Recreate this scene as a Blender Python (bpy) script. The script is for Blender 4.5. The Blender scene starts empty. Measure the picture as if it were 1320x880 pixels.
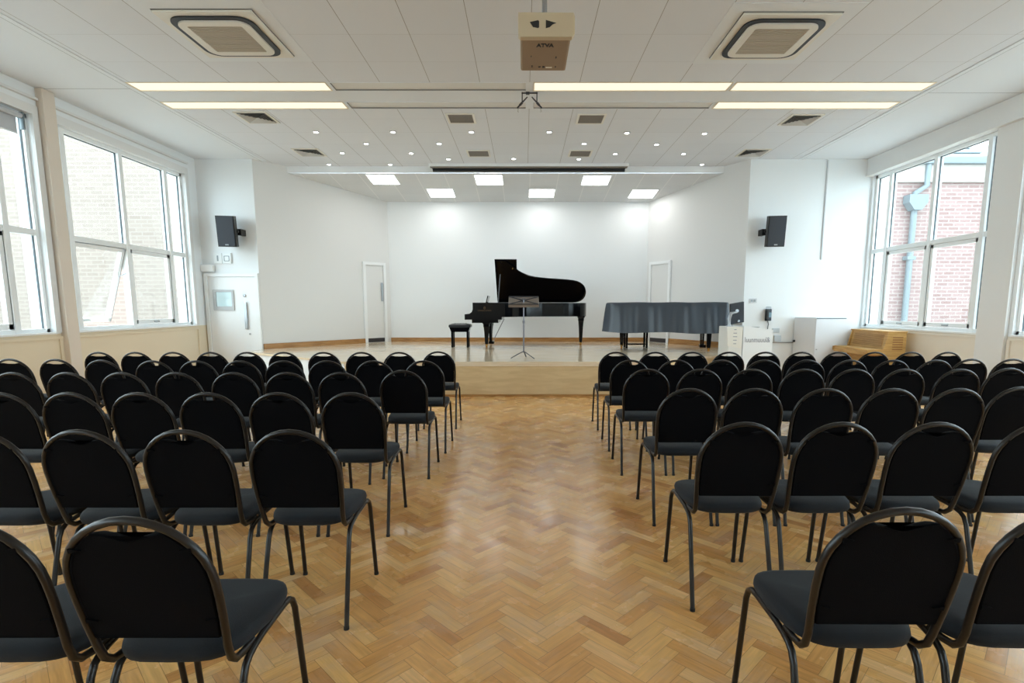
import bpy, bmesh, math, random
from mathutils import Vector, Matrix
R = math.radians
PI = math.pi
scene = bpy.context.scene
C = scene.collection
random.seed(7)

# ---------------------------------------------------------------- room dimensions (metres)
EYE = 1.44
XL, XR = -6.53, 6.91           # window walls
YB = -5.0                      # wall behind the viewer
YW = 11.05                     # wing walls either side of the stage
YS = 13.5                      # back wall of the stage
ZC = 4.33                      # main ceiling
HS = 0.566                     # stage height
CLX, CRX = -5.39, 4.48         # where wing walls meet the splayed walls
SLX, SRX = -3.35, 3.04         # where splayed walls meet the back wall
YF = 11.6                      # end of main ceiling (fascia)


def slope_z(y):                # sloping ceiling above the stage
    return 4.19 - 0.1158 * (y - YF)


# ---------------------------------------------------------------- materials
MATS = {}


def srgb(r, g, b):
    f = lambda v: (v / 255 / 12.92) if v / 255 <= 0.04045 else ((v / 255 + 0.055) / 1.055) ** 2.4
    return (f(r), f(g), f(b), 1.0)


def mat(name, col, rough=0.6, metal=0.0, spec=0.5, emit=None, es=0.0, noise=0.0, nscale=8.0, bump=0.0, bscale=60.0, coat=0.0, sheen=0.0):
    if name in MATS:
        return MATS[name]
    m = bpy.data.materials.new(name)
    m.use_nodes = True
    nt = m.node_tree
    b = nt.nodes['Principled BSDF']
    b.inputs['Base Color'].default_value = col
    b.inputs['Roughness'].default_value = rough
    b.inputs['Metallic'].default_value = metal
    b.inputs['Specular IOR Level'].default_value = spec
    b.inputs['Coat Weight'].default_value = coat
    b.inputs['Coat Roughness'].default_value = 0.08
    b.inputs['Sheen Weight'].default_value = sheen
    if emit:
        b.inputs['Emission Color'].default_value = emit
        b.inputs['Emission Strength'].default_value = es
    tc = nt.nodes.new('ShaderNodeTexCoord')
    if noise > 0:
        n = nt.nodes.new('ShaderNodeTexNoise')
        n.inputs['Scale'].default_value = nscale
        n.inputs['Detail'].default_value = 4
        nt.links.new(tc.outputs['Object'], n.inputs['Vector'])
        mx = nt.nodes.new('ShaderNodeMix')
        mx.data_type = 'RGBA'
        mx.inputs['A'].default_value = tuple(c * (1 - noise) for c in col[:3]) + (1,)
        mx.inputs['B'].default_value = tuple(min(1, c * (1 + noise)) for c in col[:3]) + (1,)
        nt.links.new(n.outputs['Fac'], mx.inputs['Factor'])
        nt.links.new(mx.outputs['Result'], b.inputs['Base Color'])
    if bump > 0:
        n2 = nt.nodes.new('ShaderNodeTexNoise')
        n2.inputs['Scale'].default_value = bscale
        n2.inputs['Detail'].default_value = 3
        nt.links.new(tc.outputs['Object'], n2.inputs['Vector'])
        bp = nt.nodes.new('ShaderNodeBump')
        bp.inputs['Strength'].default_value = bump
        bp.inputs['Distance'].default_value = 0.004
        nt.links.new(n2.outputs['Fac'], bp.inputs['Height'])
        nt.links.new(bp.outputs['Normal'], b.inputs['Normal'])
    MATS[name] = m
    return m


def glass_mat():
    m = bpy.data.materials.new('window_glass')
    m.use_nodes = True
    nt = m.node_tree
    nt.nodes.clear()
    o = nt.nodes.new('ShaderNodeOutputMaterial')
    t = nt.nodes.new('ShaderNodeBsdfTransparent')
    t.inputs['Color'].default_value = (0.93, 0.97, 0.97, 1)
    g = nt.nodes.new('ShaderNodeBsdfGlossy')
    g.inputs['Roughness'].default_value = 0.02
    mx = nt.nodes.new('ShaderNodeMixShader')
    mx.inputs[0].default_value = 0.05
    nt.links.new(t.outputs[0], mx.inputs[1])
    nt.links.new(g.outputs[0], mx.inputs[2])
    nt.links.new(mx.outputs[0], o.inputs[0])
    MATS['glass'] = m
    return m


def grid_mat(name, base, line, px, ox, py, oy, wx, wy, sx, sy, rough=0.7, tint=0.03):
    """ceiling tiles: lines every px / py metres, each tile a slightly different tone"""
    m = bpy.data.materials.new(name)
    m.use_nodes = True
    nt = m.node_tree
    b = nt.nodes['Principled BSDF']
    b.inputs['Roughness'].default_value = rough
    tc = nt.nodes.new('ShaderNodeTexCoord')
    sp = nt.nodes.new('ShaderNodeSeparateXYZ')
    nt.links.new(tc.outputs['Object'], sp.inputs[0])

    def M(op, a, v=None):
        n = nt.nodes.new('ShaderNodeMath')
        n.operation = op
        for i, s in enumerate((a, v)):
            if s is None:
                continue
            if isinstance(s, (int, float)):
                n.inputs[i].default_value = s
            else:
                nt.links.new(s, n.inputs[i])
        return n.outputs[0]

    def axis(out, off, per, w, strength):
        t = M('DIVIDE', M('SUBTRACT', out, off), per)
        fl = M('FLOOR', t)
        fr = M('FRACT', t)
        d = M('MINIMUM', fr, M('SUBTRACT', 1.0, fr))
        ln = M('MULTIPLY', M('LESS_THAN', d, w / per / 2), strength)
        return fl, ln
    fx, lx = axis(sp.outputs['X'], ox, px, wx, sx)
    fy, ly = axis(sp.outputs['Y'], oy, py, wy, sy)
    cm = nt.nodes.new('ShaderNodeCombineXYZ')
    nt.links.new(fx, cm.inputs[0])
    nt.links.new(fy, cm.inputs[1])
    wn = nt.nodes.new('ShaderNodeTexWhiteNoise')
    wn.noise_dimensions = '2D'
    nt.links.new(cm.outputs[0], wn.inputs['Vector'])
    mt = nt.nodes.new('ShaderNodeMix')
    mt.data_type = 'RGBA'
    mt.inputs['A'].default_value = tuple(c * (1 - tint) for c in base[:3]) + (1,)
    mt.inputs['B'].default_value = base
    nt.links.new(wn.outputs['Value'], mt.inputs['Factor'])
    ml = nt.nodes.new('ShaderNodeMix')
    ml.data_type = 'RGBA'
    nt.links.new(M('MAXIMUM', lx, ly), ml.inputs['Factor'])
    nt.links.new(mt.outputs['Result'], ml.inputs['A'])
    ml.inputs['B'].default_value = line
    nt.links.new(ml.outputs['Result'], b.inputs['Base Color'])
    return m


def parquet_mat():
    """each block has its own uv in metres (length, width) and its own random tone (colour attribute)"""
    m = bpy.data.materials.new('oak_parquet')
    m.use_nodes = True
    nt = m.node_tree
    b = nt.nodes['Principled BSDF']
    L = nt.links.new
    at = nt.nodes.new('ShaderNodeAttribute')
    at.attribute_name = 'tone'
    sc = nt.nodes.new('ShaderNodeSeparateColor')
    L(at.outputs['Color'], sc.inputs[0])
    ramp = nt.nodes.new('ShaderNodeValToRGB')
    e = ramp.color_ramp.elements
    e[0].position = 0.0
    e[0].color = srgb(190, 132, 78)
    e[1].position = 1.0
    e[1].color = srgb(234, 188, 132)
    for p, c in ((0.2, srgb(214, 158, 94)), (0.55, srgb(224, 171, 106)), (0.85, srgb(232, 184, 118))):
        x = ramp.color_ramp.elements.new(p)
        x.color = c
    L(sc.outputs[0], ramp.inputs[0])
    # grain along the block
    uv = nt.nodes.new('ShaderNodeUVMap')
    uv.uv_map = 'uv'
    mp = nt.nodes.new('ShaderNodeMapping')
    mp.inputs['Scale'].default_value = (6, 70, 1)
    L(uv.outputs[0], mp.inputs['Vector'])
    off = nt.nodes.new('ShaderNodeVectorMath')
    off.operation = 'ADD'
    L(mp.outputs[0], off.inputs[0])
    cx = nt.nodes.new('ShaderNodeCombineXYZ')
    m1 = nt.nodes.new('ShaderNodeMath')
    m1.operation = 'MULTIPLY'
    m1.inputs[1].default_value = 97.0
    L(sc.outputs[1], m1.inputs[0])
    L(m1.outputs[0], cx.inputs[0])
    L(m1.outputs[0], cx.inputs[2])
    L(cx.outputs[0], off.inputs[1])
    gn = nt.nodes.new('ShaderNodeTexNoise')
    gn.inputs['Scale'].default_value = 1.0
    gn.inputs['Detail'].default_value = 3
    L(off.outputs[0], gn.inputs['Vector'])
    gr = nt.nodes.new('ShaderNodeMapRange')
    gr.inputs['From Min'].default_value = 0.3
    gr.inputs['From Max'].default_value = 0.7
    gr.inputs['To Min'].default_value = 0.84
    gr.inputs['To Max'].default_value = 1.1
    L(gn.outputs['Fac'], gr.inputs['Value'])
    mul = nt.nodes.new('ShaderNodeVectorMath')
    mul.operation = 'SCALE'
    L(ramp.outputs[0], mul.inputs[0])
    L(gr.outputs[0], mul.inputs['Scale'])
    # worn greyish patches
    tc = nt.nodes.new('ShaderNodeTexCoord')
    wn = nt.nodes.new('ShaderNodeTexNoise')
    wn.inputs['Scale'].default_value = 1.7
    wn.inputs['Detail'].default_value = 6
    wn.inputs['Roughness'].default_value = 0.68
    L(tc.outputs['Object'], wn.inputs['Vector'])
    wr = nt.nodes.new('ShaderNodeMapRange')
    wr.inputs['From Min'].default_value = 0.5
    wr.inputs['From Max'].default_value = 0.78
    wr.inputs['To Min'].default_value = 0.0
    wr.inputs['To Max'].default_value = 0.75
    L(wn.outputs['Fac'], wr.inputs['Value'])
    mw = nt.nodes.new('ShaderNodeMix')
    mw.data_type = 'RGBA'
    L(wr.outputs[0], mw.inputs['Factor'])
    L(mul.outputs[0], mw.inputs['A'])
    mw.inputs['B'].default_value = srgb(198, 174, 152)
    # joints: dark edge of each block from its uv
    su = nt.nodes.new('ShaderNodeSeparateXYZ')
    L(uv.outputs[0], su.inputs[0])

    def M(op, a, v):
        n = nt.nodes.new('ShaderNodeMath')
        n.operation = op
        for i, s in enumerate((a, v)):
            if isinstance(s, (int, float)):
                n.inputs[i].default_value = s
            else:
                L(s, n.inputs[i])
        return n.outputs[0]
    dx = M('MINIMUM', su.outputs[0], M('SUBTRACT', BLK * 4, su.outputs[0]))
    dy = M('MINIMUM', su.outputs[1], M('SUBTRACT', BLK, su.outputs[1]))
    jn = M('LESS_THAN', M('MINIMUM', dx, dy), 0.0011)
    jn = M('MULTIPLY', jn, 0.55)
    mj = nt.nodes.new('ShaderNodeMix')
    mj.data_type = 'RGBA'
    L(jn, mj.inputs['Factor'])
    L(mw.outputs['Result'], mj.inputs['A'])
    mj.inputs['B'].default_value = srgb(88, 60, 38)
    L(mj.outputs['Result'], b.inputs['Base Color'])
    # varnish: glossy with scuffs
    rr = nt.nodes.new('ShaderNodeMapRange')
    rr.inputs['From Min'].default_value = 0.3
    rr.inputs['From Max'].default_value = 0.7
    rr.inputs['To Min'].default_value = 0.15
    rr.inputs['To Max'].default_value = 0.33
    n3 = nt.nodes.new('ShaderNodeTexNoise')
    n3.inputs['Scale'].default_value = 5
    n3.inputs['Detail'].default_value = 8
    L(tc.outputs['Object'], n3.inputs['Vector'])
    L(n3.outputs['Fac'], rr.inputs['Value'])
    L(rr.outputs[0], b.inputs['Roughness'])
    b.inputs['Specular IOR Level'].default_value = 0.5
    bp = nt.nodes.new('ShaderNodeBump')
    bp.inputs['Strength'].default_value = 0.22
    bp.inputs['Distance'].default_value = 0.002
    hm = M('ADD', M('MULTIPLY', sc.outputs[2], 1.0), M('MULTIPLY', n3.outputs['Fac'], 1.2))
    L(hm, bp.inputs['Height'])
    L(bp.outputs['Normal'], b.inputs['Normal'])
    return m


def wood_mat(name, c1, c2, rough=0.3, scale=(1.5, 14, 14), plank=0.0, coat=0.0):
    m = bpy.data.materials.new(name)
    m.use_nodes = True
    nt = m.node_tree
    b = nt.nodes['Principled BSDF']
    b.inputs['Roughness'].default_value = rough
    b.inputs['Coat Weight'].default_value = coat
    tc = nt.nodes.new('ShaderNodeTexCoord')
    mp = nt.nodes.new('ShaderNodeMapping')
    mp.inputs['Scale'].default_value = scale
    nt.links.new(tc.outputs['Object'], mp.inputs['Vector'])
    n = nt.nodes.new('ShaderNodeTexNoise')
    n.inputs['Scale'].default_value = 1.6
    n.inputs['Detail'].default_value = 5
    n.inputs['Distortion'].default_value = 0.6
    nt.links.new(mp.outputs[0], n.inputs['Vector'])
    r = nt.nodes.new('ShaderNodeValToRGB')
    r.color_ramp.elements[0].position = 0.35
    r.color_ramp.elements[0].color = c1
    r.color_ramp.elements[1].position = 0.65
    r.color_ramp.elements[1].color = c2
    nt.links.new(n.outputs['Fac'], r.inputs[0])
    out = r.outputs[0]
    if plank > 0:
        sp = nt.nodes.new('ShaderNodeSeparateXYZ')
        nt.links.new(tc.outputs['Object'], sp.inputs[0])
        d = nt.nodes.new('ShaderNodeMath')
        d.operation = 'DIVIDE'
        d.inputs[1].default_value = plank
        nt.links.new(sp.outputs['Y'], d.inputs[0])
        f = nt.nodes.new('ShaderNodeMath')
        f.operation = 'FRACT'
        nt.links.new(d.outputs[0], f.inputs[0])
        l = nt.nodes.new('ShaderNodeMath')
        l.operation = 'LESS_THAN'
        l.inputs[1].default_value = 0.03
        nt.links.new(f.outputs[0], l.inputs[0])
        s = nt.nodes.new('ShaderNodeMath')
        s.operation = 'MULTIPLY'
        s.inputs[1].default_value = 0.35
        nt.links.new(l.outputs[0], s.inputs[0])
        mx = nt.nodes.new('ShaderNodeMix')
        mx.data_type = 'RGBA'
        nt.links.new(s.outputs[0], mx.inputs['Factor'])
        nt.links.new(out, mx.inputs['A'])
        mx.inputs['B'].default_value = c1
        out = mx.outputs['Result']
    nt.links.new(out, b.inputs['Base Color'])
    MATS[name] = m
    return m


def brick_mat(name, c1, c2, mortar, rot=True):
    m = bpy.data.materials.new(name)
    m.use_nodes = True
    nt = m.node_tree
    b = nt.nodes['Principled BSDF']
    b.inputs['Roughness'].default_value = 0.9
    tc = nt.nodes.new('ShaderNodeTexCoord')
    sp = nt.nodes.new('ShaderNodeSeparateXYZ')
    nt.links.new(tc.outputs['Object'], sp.inputs[0])
    cb = nt.nodes.new('ShaderNodeCombineXYZ')
    nt.links.new(sp.outputs['X'], cb.inputs[0])
    nt.links.new(sp.outputs['Z'], cb.inputs[1])
    br = nt.nodes.new('ShaderNodeTexBrick')
    br.inputs['Scale'].default_value = 1.0
    br.inputs['Brick Width'].default_value = 0.30
    br.inputs['Row Height'].default_value = 0.10
    br.inputs['Mortar Size'].default_value = 0.016
    br.inputs['Color1'].default_value = c1
    br.inputs['Color2'].default_value = c2
    br.inputs['Mortar'].default_value = mortar
    nt.links.new(cb.outputs[0], br.inputs['Vector'])
    nt.links.new(br.outputs['Color'], b.inputs['Base Color'])
    return m


BLK = 0.065
W = mat('white_paint', srgb(236, 239, 241), 0.55, bump=0.08, bscale=90)
WG = mat('grey_white_paint', srgb(226, 226, 225), 0.6, bump=0.08, bscale=90)
CREAM = mat('cream_panel_paint', srgb(228, 213, 186), 0.45)
CREAM2 = mat('pale_cream_panel_paint', srgb(232, 224, 210), 0.45)
GLOSSW = mat('white_gloss_paint', srgb(240, 242, 243), 0.3)
PVC = mat('white_window_frame', srgb(238, 241, 242), 0.3)
GASK = mat('grey_rubber_seal', srgb(70, 80, 86), 0.6)
CEILW = mat('ceiling_paint', srgb(226, 230, 235), 0.8)
BLK_M = mat('black_lacquer', (0.003, 0.003, 0.004, 1), 0.1, spec=0.22, coat=0.0)
BLACK = mat('black_plastic', (0.012, 0.013, 0.015, 1), 0.45)
DGREY = mat('dark_grey_grille', (0.035, 0.042, 0.055, 1), 0.6)
FRAME = mat('black_tube_metal', (0.0055, 0.004, 0.0036, 1), 0.32, spec=0.45)
BACKF = mat('black_back_fabric', (0.003, 0.003, 0.004, 1), 0.9, spec=0.08, bump=0.3, bscale=500)
SEATF = mat('black_seat_fabric', (0.0095, 0.012, 0.016, 1), 0.75, spec=0.22, bump=0.4, bscale=450, sheen=0.06)
GLIDE = mat('black_rubber_foot', (0.01, 0.01, 0.01, 1), 0.7)
BRASS = mat('brass', srgb(196, 150, 80), 0.25, metal=1.0)
GOLD = mat('gold_lettering', srgb(104, 82, 56), 0.5, metal=0.3)
STEEL = mat('brushed_steel', srgb(175, 180, 185), 0.32, metal=0.9)
CHROME = mat('chrome', srgb(200, 205, 210), 0.15, metal=1.0)
STANDM = mat('dark_stand_metal', (0.05, 0.05, 0.058, 1), 0.35, metal=0.4)
STANDG = mat('grey_stand_tube', srgb(120, 118, 124), 0.3, metal=0.8)
DESKM = mat('music_desk_bronze', srgb(120, 108, 98), 0.5)
OAK = wood_mat('light_oak_veneer', srgb(178, 135, 74), srgb(206, 164, 98), 0.4, (2, 2, 18))
SKIRT = wood_mat('oak_skirting', srgb(150, 104, 54), srgb(188, 140, 84), 0.4, (2, 2, 20))
STAGEW = wood_mat('pale_maple_boards', srgb(226, 204, 172), srgb(238, 222, 196), 0.15, (1.0, 10, 10), plank=0.09, coat=0.3)
RISER = wood_mat('maple_ply_riser', srgb(206, 178, 134), srgb(220, 194, 150), 0.4, (1.5, 1.5, 9))
PROJ = mat('beige_projector_plastic', srgb(196, 180, 152), 0.4)
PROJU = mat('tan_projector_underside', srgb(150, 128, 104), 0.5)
COVER = mat('slate_vinyl_cover', srgb(56, 64, 74), 0.38, spec=0.6, bump=1.0, bscale=6)
LITTUBE = mat('lit_diffuser_warm', (0.15, 0.15, 0.14, 1), 0.6, spec=0.2, emit=(1.0, 0.93, 0.74, 1), es=0.56)
LITPAN = mat('lit_panel_white', (1, 1, 1, 1), 0.5, emit=(1.0, 1.0, 0.98, 1), es=5.5)
LITSPOT = mat('lit_lamp_face', (1, 1, 1, 1), 0.5, emit=(1.0, 0.98, 0.92, 1), es=5)
UNLIT = mat('unlit_diffuser', srgb(222, 221, 218), 0.5)
ACW = mat('cream_ac_plastic', srgb(226, 222, 212), 0.4)
ACG = mat('taupe_ac_grille', srgb(190, 180, 164), 0.6)
ACB = mat('black_air_slot', (0.015, 0.02, 0.028, 1), 0.5)
VENTD = mat('dark_vent_slats', srgb(138, 129, 120), 0.6)
VENTM = mat('silver_vent_blades', srgb(196, 196, 194), 0.45)
BLIND = mat('grey_blind_fabric', srgb(190, 193, 198), 0.8)
SCREENK = mat('black_slot', (0.012, 0.014, 0.018, 1), 0.5)
INK = mat('grey_ink', srgb(150, 150, 158), 0.6)
INKD = mat('dark_ink', srgb(30, 28, 28), 0.6)
PAPER = mat('cream_paper', srgb(232, 228, 218), 0.7)
GLASS = glass_mat()
SLATE = mat('roof_slates', srgb(138, 148, 154), 0.8, noise=0.15, nscale=12)
PIPE = mat('blue_grey_pipe', srgb(106, 116, 120), 0.5)
COPE = mat('pale_stone_band', srgb(160, 152, 146), 0.8)


# ---------------------------------------------------------------- mesh helpers
class MB:
    def __init__(self):
        self.v, self.f, self.s, self.mi = [], [], [], []

    def add(self, vs, fs, smooth=False, mi=0):
        o = len(self.v)
        self.v += [tuple(p) for p in vs]
        for f in fs:
            self.f.append([i + o for i in f])
            self.s.append(smooth)
            self.mi.append(mi)

    def box(self, x0, x1, y0, y1, z0, z1, bev=0.0, mi=0, M=None):
        x0, x1 = min(x0, x1), max(x0, x1)
        y0, y1 = min(y0, y1), max(y0, y1)
        z0, z1 = min(z0, z1), max(z0, z1)
        if bev <= 0:
            vs = [(x0, y0, z0), (x1, y0, z0), (x1, y1, z0), (x0, y1, z0), (x0, y0, z1), (x1, y0, z1), (x1, y1, z1), (x0, y1, z1)]
            fs = [(3, 2, 1, 0), (4, 5, 6, 7), (0, 1, 5, 4), (1, 2, 6, 5), (2, 3, 7, 6), (3, 0, 4, 7)]
        else:
            bm = bmesh.new()
            bmesh.ops.create_cube(bm, size=1.0)
            for v in bm.verts:
                v.co = Vector(((x0 + x1) / 2 + v.co.x * (x1 - x0), (y0 + y1) / 2 + v.co.y * (y1 - y0), (z0 + z1) / 2 + v.co.z * (z1 - z0)))
            bmesh.ops.bevel(bm, geom=list(bm.edges), offset=bev, segments=2, profile=0.6, affect='EDGES')
            bm.verts.index_update()
            vs = [tuple(v.co) for v in bm.verts]
            fs = [tuple(v.index for v in f.verts) for f in bm.faces]
            bm.free()
        if M is not None:
            vs = [tuple(M @ Vector(p)) for p in vs]
        self.add(vs, fs, False, mi)
        return self

    def tube(self, pts, r, n=8, cap=True, closed=False, mi=0, sq=(1, 1), up=None):
        P = [Vector(p) for p in pts]
        N = len(P)
        rs = r if isinstance(r, (list, tuple)) else [r] * N
        T = []
        for i in range(N):
            if closed:
                t = P[(i + 1) % N] - P[i - 1]
            else:
                t = P[min(i + 1, N - 1)] - P[max(i - 1, 0)]
            T.append(t.normalized())
        u = Vector(up) if up else (Vector((0, 0, 1)) if abs(T[0].z) < 0.9 else Vector((0, 1, 0)))
        u = (u - T[0] * u.dot(T[0])).normalized()
        vs = []
        for i in range(N):
            u = (u - T[i] * u.dot(T[i])).normalized()
            w = T[i].cross(u)
            for k in range(n):
                a = 2 * PI * (k + 0.5) / n
                vs.append(P[i] + (u * math.cos(a) * sq[0] + w * math.sin(a) * sq[1]) * rs[i])
        fs = []
        for i in range(N if closed else N - 1):
            j = (i + 1) % N
            for k in range(n):
                k2 = (k + 1) % n
                fs.append((i * n + k, i * n + k2, j * n + k2, j * n + k))
        self.add(vs, fs, n > 4, mi)
        if cap and not closed:
            self.add(vs[:n], [tuple(range(n))[::-1]], False, mi)
            self.add(vs[-n:], [tuple(range(n))], False, mi)
        return self

    def lathe(self, prof, c=(0, 0, 0), n=20, axis='z', mi=0):
        vs, fs = [], []
        for (r, h) in prof:
            for k in range(n):
                a = 2 * PI * k / n
                p = (r * math.cos(a), r * math.sin(a), h)
                if axis == 'y':
                    p = (p[0], p[2], -p[1])
                elif axis == 'x':
                    p = (p[2], p[1], -p[0])
                vs.append((p[0] + c[0], p[1] + c[1], p[2] + c[2]))
        for i in range(len(prof) - 1):
            for k in range(n):
                k2 = (k + 1) % n
                fs.append((i * n + k, i * n + k2, (i + 1) * n + k2, (i + 1) * n + k))
        self.add(vs, fs, True, mi)
        self.add(vs[:n], [tuple(range(n))[::-1]], False, mi)
        self.add(vs[-n:], [tuple(range(n))], False, mi)
        return self

    def prism(self, pts, z0, z1, fn=None, mi=0, smooth=False):
        """pts: 2-D outline counter-clockwise; fn maps (a, b, h) to 3-D"""
        fn = fn or (lambda a, b, h: (a, b, h))
        n = len(pts)
        lo = [fn(a, b, z0) for a, b in pts]
        hi = [fn(a, b, z1) for a, b in pts]
        self.add(lo + hi, [(i, (i + 1) % n, n + (i + 1) % n, n + i) for i in range(n)], smooth, mi)
        self.add(lo, [tuple(range(n))[::-1]], False, mi)
        self.add(hi, [tuple(range(n))], False, mi)
        return self

    def ring(self, outer, inner, z0, z1, fn=None, mi=0, smooth=False):
        fn = fn or (lambda a, b, h: (a, b, h))
        n = len(outer)
        A = [fn(a, b, z0) for a, b in outer]
        B = [fn(a, b, z1) for a, b in outer]
        D = [fn(a, b, z1) for a, b in inner]
        E_ = [fn(a, b, z0) for a, b in inner]
        for P, Q, sm in ((A, B, smooth), (B, D, False), (D, E_, smooth), (E_, A, False)):
            self.add(P + Q, [(i, (i + 1) % n, n + (i + 1) % n, n + i) for i in range(n)], sm, mi)
        return self

    def build(self, name, mats, parent=None, loc=(0, 0, 0), rot=(0, 0, 0)):
        me = bpy.data.meshes.new(name)
        me.from_pydata(self.v, [], self.f)
        mats = mats if isinstance(mats, (list, tuple)) else [mats]
        for m in mats:
            me.materials.append(m)
        me.polygons.foreach_set('use_smooth', self.s)
        me.polygons.foreach_set('material_index', self.mi)
        me.update()
        bm = bmesh.new()
        bm.from_mesh(me)
        bmesh.ops.recalc_face_normals(bm, faces=bm.faces)
        bm.to_mesh(me)
        bm.free()
        o = bpy.data.objects.new(name, me)
        C.objects.link(o)
        o.parent = parent
        o.location = loc
        o.rotation_euler = rot
        return o


def thing(name, label, cat, loc=(0, 0, 0), rotz=0, group=None):
    o = bpy.data.objects.new(name, None)
    o.empty_display_size = 0.1
    C.objects.link(o)
    o.location = loc
    o.rotation_euler = (0, 0, rotz)
    o['label'] = label
    o['category'] = cat
    o['kind'] = 'thing'
    if group:
        o['group'] = group
    return o


def tag(o, label, cat, group=None):
    o['label'] = label
    o['category'] = cat
    o['kind'] = 'thing'
    if group:
        o['group'] = group
    return o


def struct(o, label=None, cat=None):
    o['kind'] = 'structure'
    if label:
        o['label'] = label
        o['category'] = cat or o.name.split('_')[0].split('.')[0]
    return o


def dup(root, loc=None, rotz=None, label=None, group=None):
    r = root.copy()
    C.objects.link(r)
    if loc is not None:
        r.location = loc
    if rotz is not None:
        r.rotation_euler = (0, 0, rotz)
    if label:
        r['label'] = label
    if group:
        r['group'] = group
    for ch in list(root.children):
        c = ch.copy()
        C.objects.link(c)
        c.parent = r
        for g in ch.children:
            d = g.copy()
            C.objects.link(d)
            d.parent = c
    return r


def text(s, size, m, name='lettering', parent=None, M=None, extr=0.0015, sx=1.0, bold=False):
    cu = bpy.data.curves.new(name, 'FONT')
    cu.body = s
    cu.size = size
    cu.extrude = extr
    cu.align_x = 'CENTER'
    cu.align_y = 'CENTER'
    if bold:
        cu.offset = size * 0.03
    cu.materials.append(m)
    o = bpy.data.objects.new(name, cu)
    C.objects.link(o)
    me = bpy.data.meshes.new_from_object(o)
    me.transform(M @ Matrix.Diagonal((sx, 1, 1, 1)))
    C.objects.unlink(o)
    bpy.data.objects.remove(o)
    o2 = bpy.data.objects.new(name, me)
    C.objects.link(o2)
    o2.parent = parent
    return o2


def arc(cx, cy, r, a0, a1, n):
    return [(cx + r * math.cos(R(a0 + (a1 - a0) * i / n)), cy + r * math.sin(R(a0 + (a1 - a0) * i / n))) for i in range(n + 1)]


def rrect(w, h, r, n=5, cx=0, cy=0):
    p = []
    for (sx, sy, a) in ((1, 1, 0), (-1, 1, 90), (-1, -1, 180), (1, -1, 270)):
        p += arc(cx + sx * (w / 2 - r), cy + sy * (h / 2 - r), r, a, a + 90, n)
    return p


# ================================================================= FLOOR
def build_floor():
    k = 4
    c45 = math.sqrt(0.5)
    vs, fs, uvs, cols = [], [], [], []
    x0, x1, y0, y1 = XL, XR, YB, 11.1

    def clip(poly):
        # Sutherland-Hodgman against the room rectangle; poly items (x, y, u, v)
        for ax, lim, sg in ((0, x0, 1), (0, x1, -1), (1, y0, 1), (1, y1, -1)):
            out = []
            for i in range(len(poly)):
                a, b = poly[i - 1], poly[i]
                da, db = (a[ax] - lim) * sg, (b[ax] - lim) * sg
                if (da >= 0) != (db >= 0):
                    t = da / (da - db)
                    out.append(tuple(a[j] + (b[j] - a[j]) * t for j in range(4)))
                if db >= 0:
                    out.append(b)
            poly = out
            if not poly:
                return poly
        return poly
    G = 330

    def emit(ax, ay, bx, by, horiz):
        cxx, cyy = (ax + bx) / 2 * BLK, (ay + by) / 2 * BLK
        X = (cxx - cyy) * c45 + 0.1
        Y = (cxx + cyy) * c45 - 5
        if X < x0 - 0.3 or X > x1 + 0.3 or Y < y0 - 0.3 or Y > y1 + 0.3:
            return
        q = []
        for (gx, gy) in ((ax, ay), (bx, ay), (bx, by), (ax, by)):
            px, py = gx * BLK, gy * BLK
            u, v = ((gx - ax) * BLK, (gy - ay) * BLK) if horiz else ((gy - ay) * BLK, (gx - ax) * BLK)
            q.append(((px - py) * c45 + 0.1, (px + py) * c45 - 5, u, v))
        q = clip(q)
        if len(q) < 3:
            return
        o = len(vs)
        col = (random.random(), random.random(), random.random(), 1)
        for p in q:
            vs.append((p[0], p[1], 0))
            uvs.append((p[2], p[3]))
            cols.append(col)
        fs.append(list(range(o, o + len(q))))
    for y in range(-G, G):
        base = y % (2 * k)
        for x in range(-G - ((-G - base) % (2 * k)) + 0, G, 2 * k):
            if (x - y) % (2 * k):
                x += (2 * k - (x - y) % (2 * k))
            s = (x + y)
            if s < -20 or s > 420 or abs(x - y) > 180:
                continue
            emit(x, y, x + k, y + 1, True)
            yy = x - (2 * k - 1)
            # the vertical block in the column of this horizontal block's start
            emit(x, yy, x + 1, yy + k, False) if False else None
    for x in range(-G, G):
        m = -120
        for m in range(-110, 110):
            yv = x - (2 * k - 1) + 2 * k * m
            s = x + yv
            if s < -20 or s > 420 or abs(x - yv) > 180:
                continue
            emit(x, yv, x + 1, yv + k, False)
    me = bpy.data.meshes.new('floor')
    me.from_pydata(vs, [], fs)
    ul = me.uv_layers.new(name='uv')
    ca = me.color_attributes.new('tone', 'FLOAT_COLOR', 'POINT')
    li = [0] * len(me.loops)
    me.loops.foreach_get('vertex_index', li)
    flat = []
    for i in li:
        flat += uvs[i]
    ul.data.foreach_set('uv', flat)
    cf = []
    for c in cols:
        cf += c
    ca.data.foreach_set('color', cf)
    me.materials.append(parquet_mat())
    me.update()
    o = bpy.data.objects.new('floor', me)
    C.objects.link(o)
    struct(o)
    # sub-floor slab below, gives the room floor its thickness
    b = MB().box(XL - 0.3, XR + 0.3, YB - 0.3, 11.3, -0.25, -0.004).build('floor_slab', mat('dark_subfloor', srgb(80, 60, 44), 0.8))
    struct(b)


build_floor()

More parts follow.
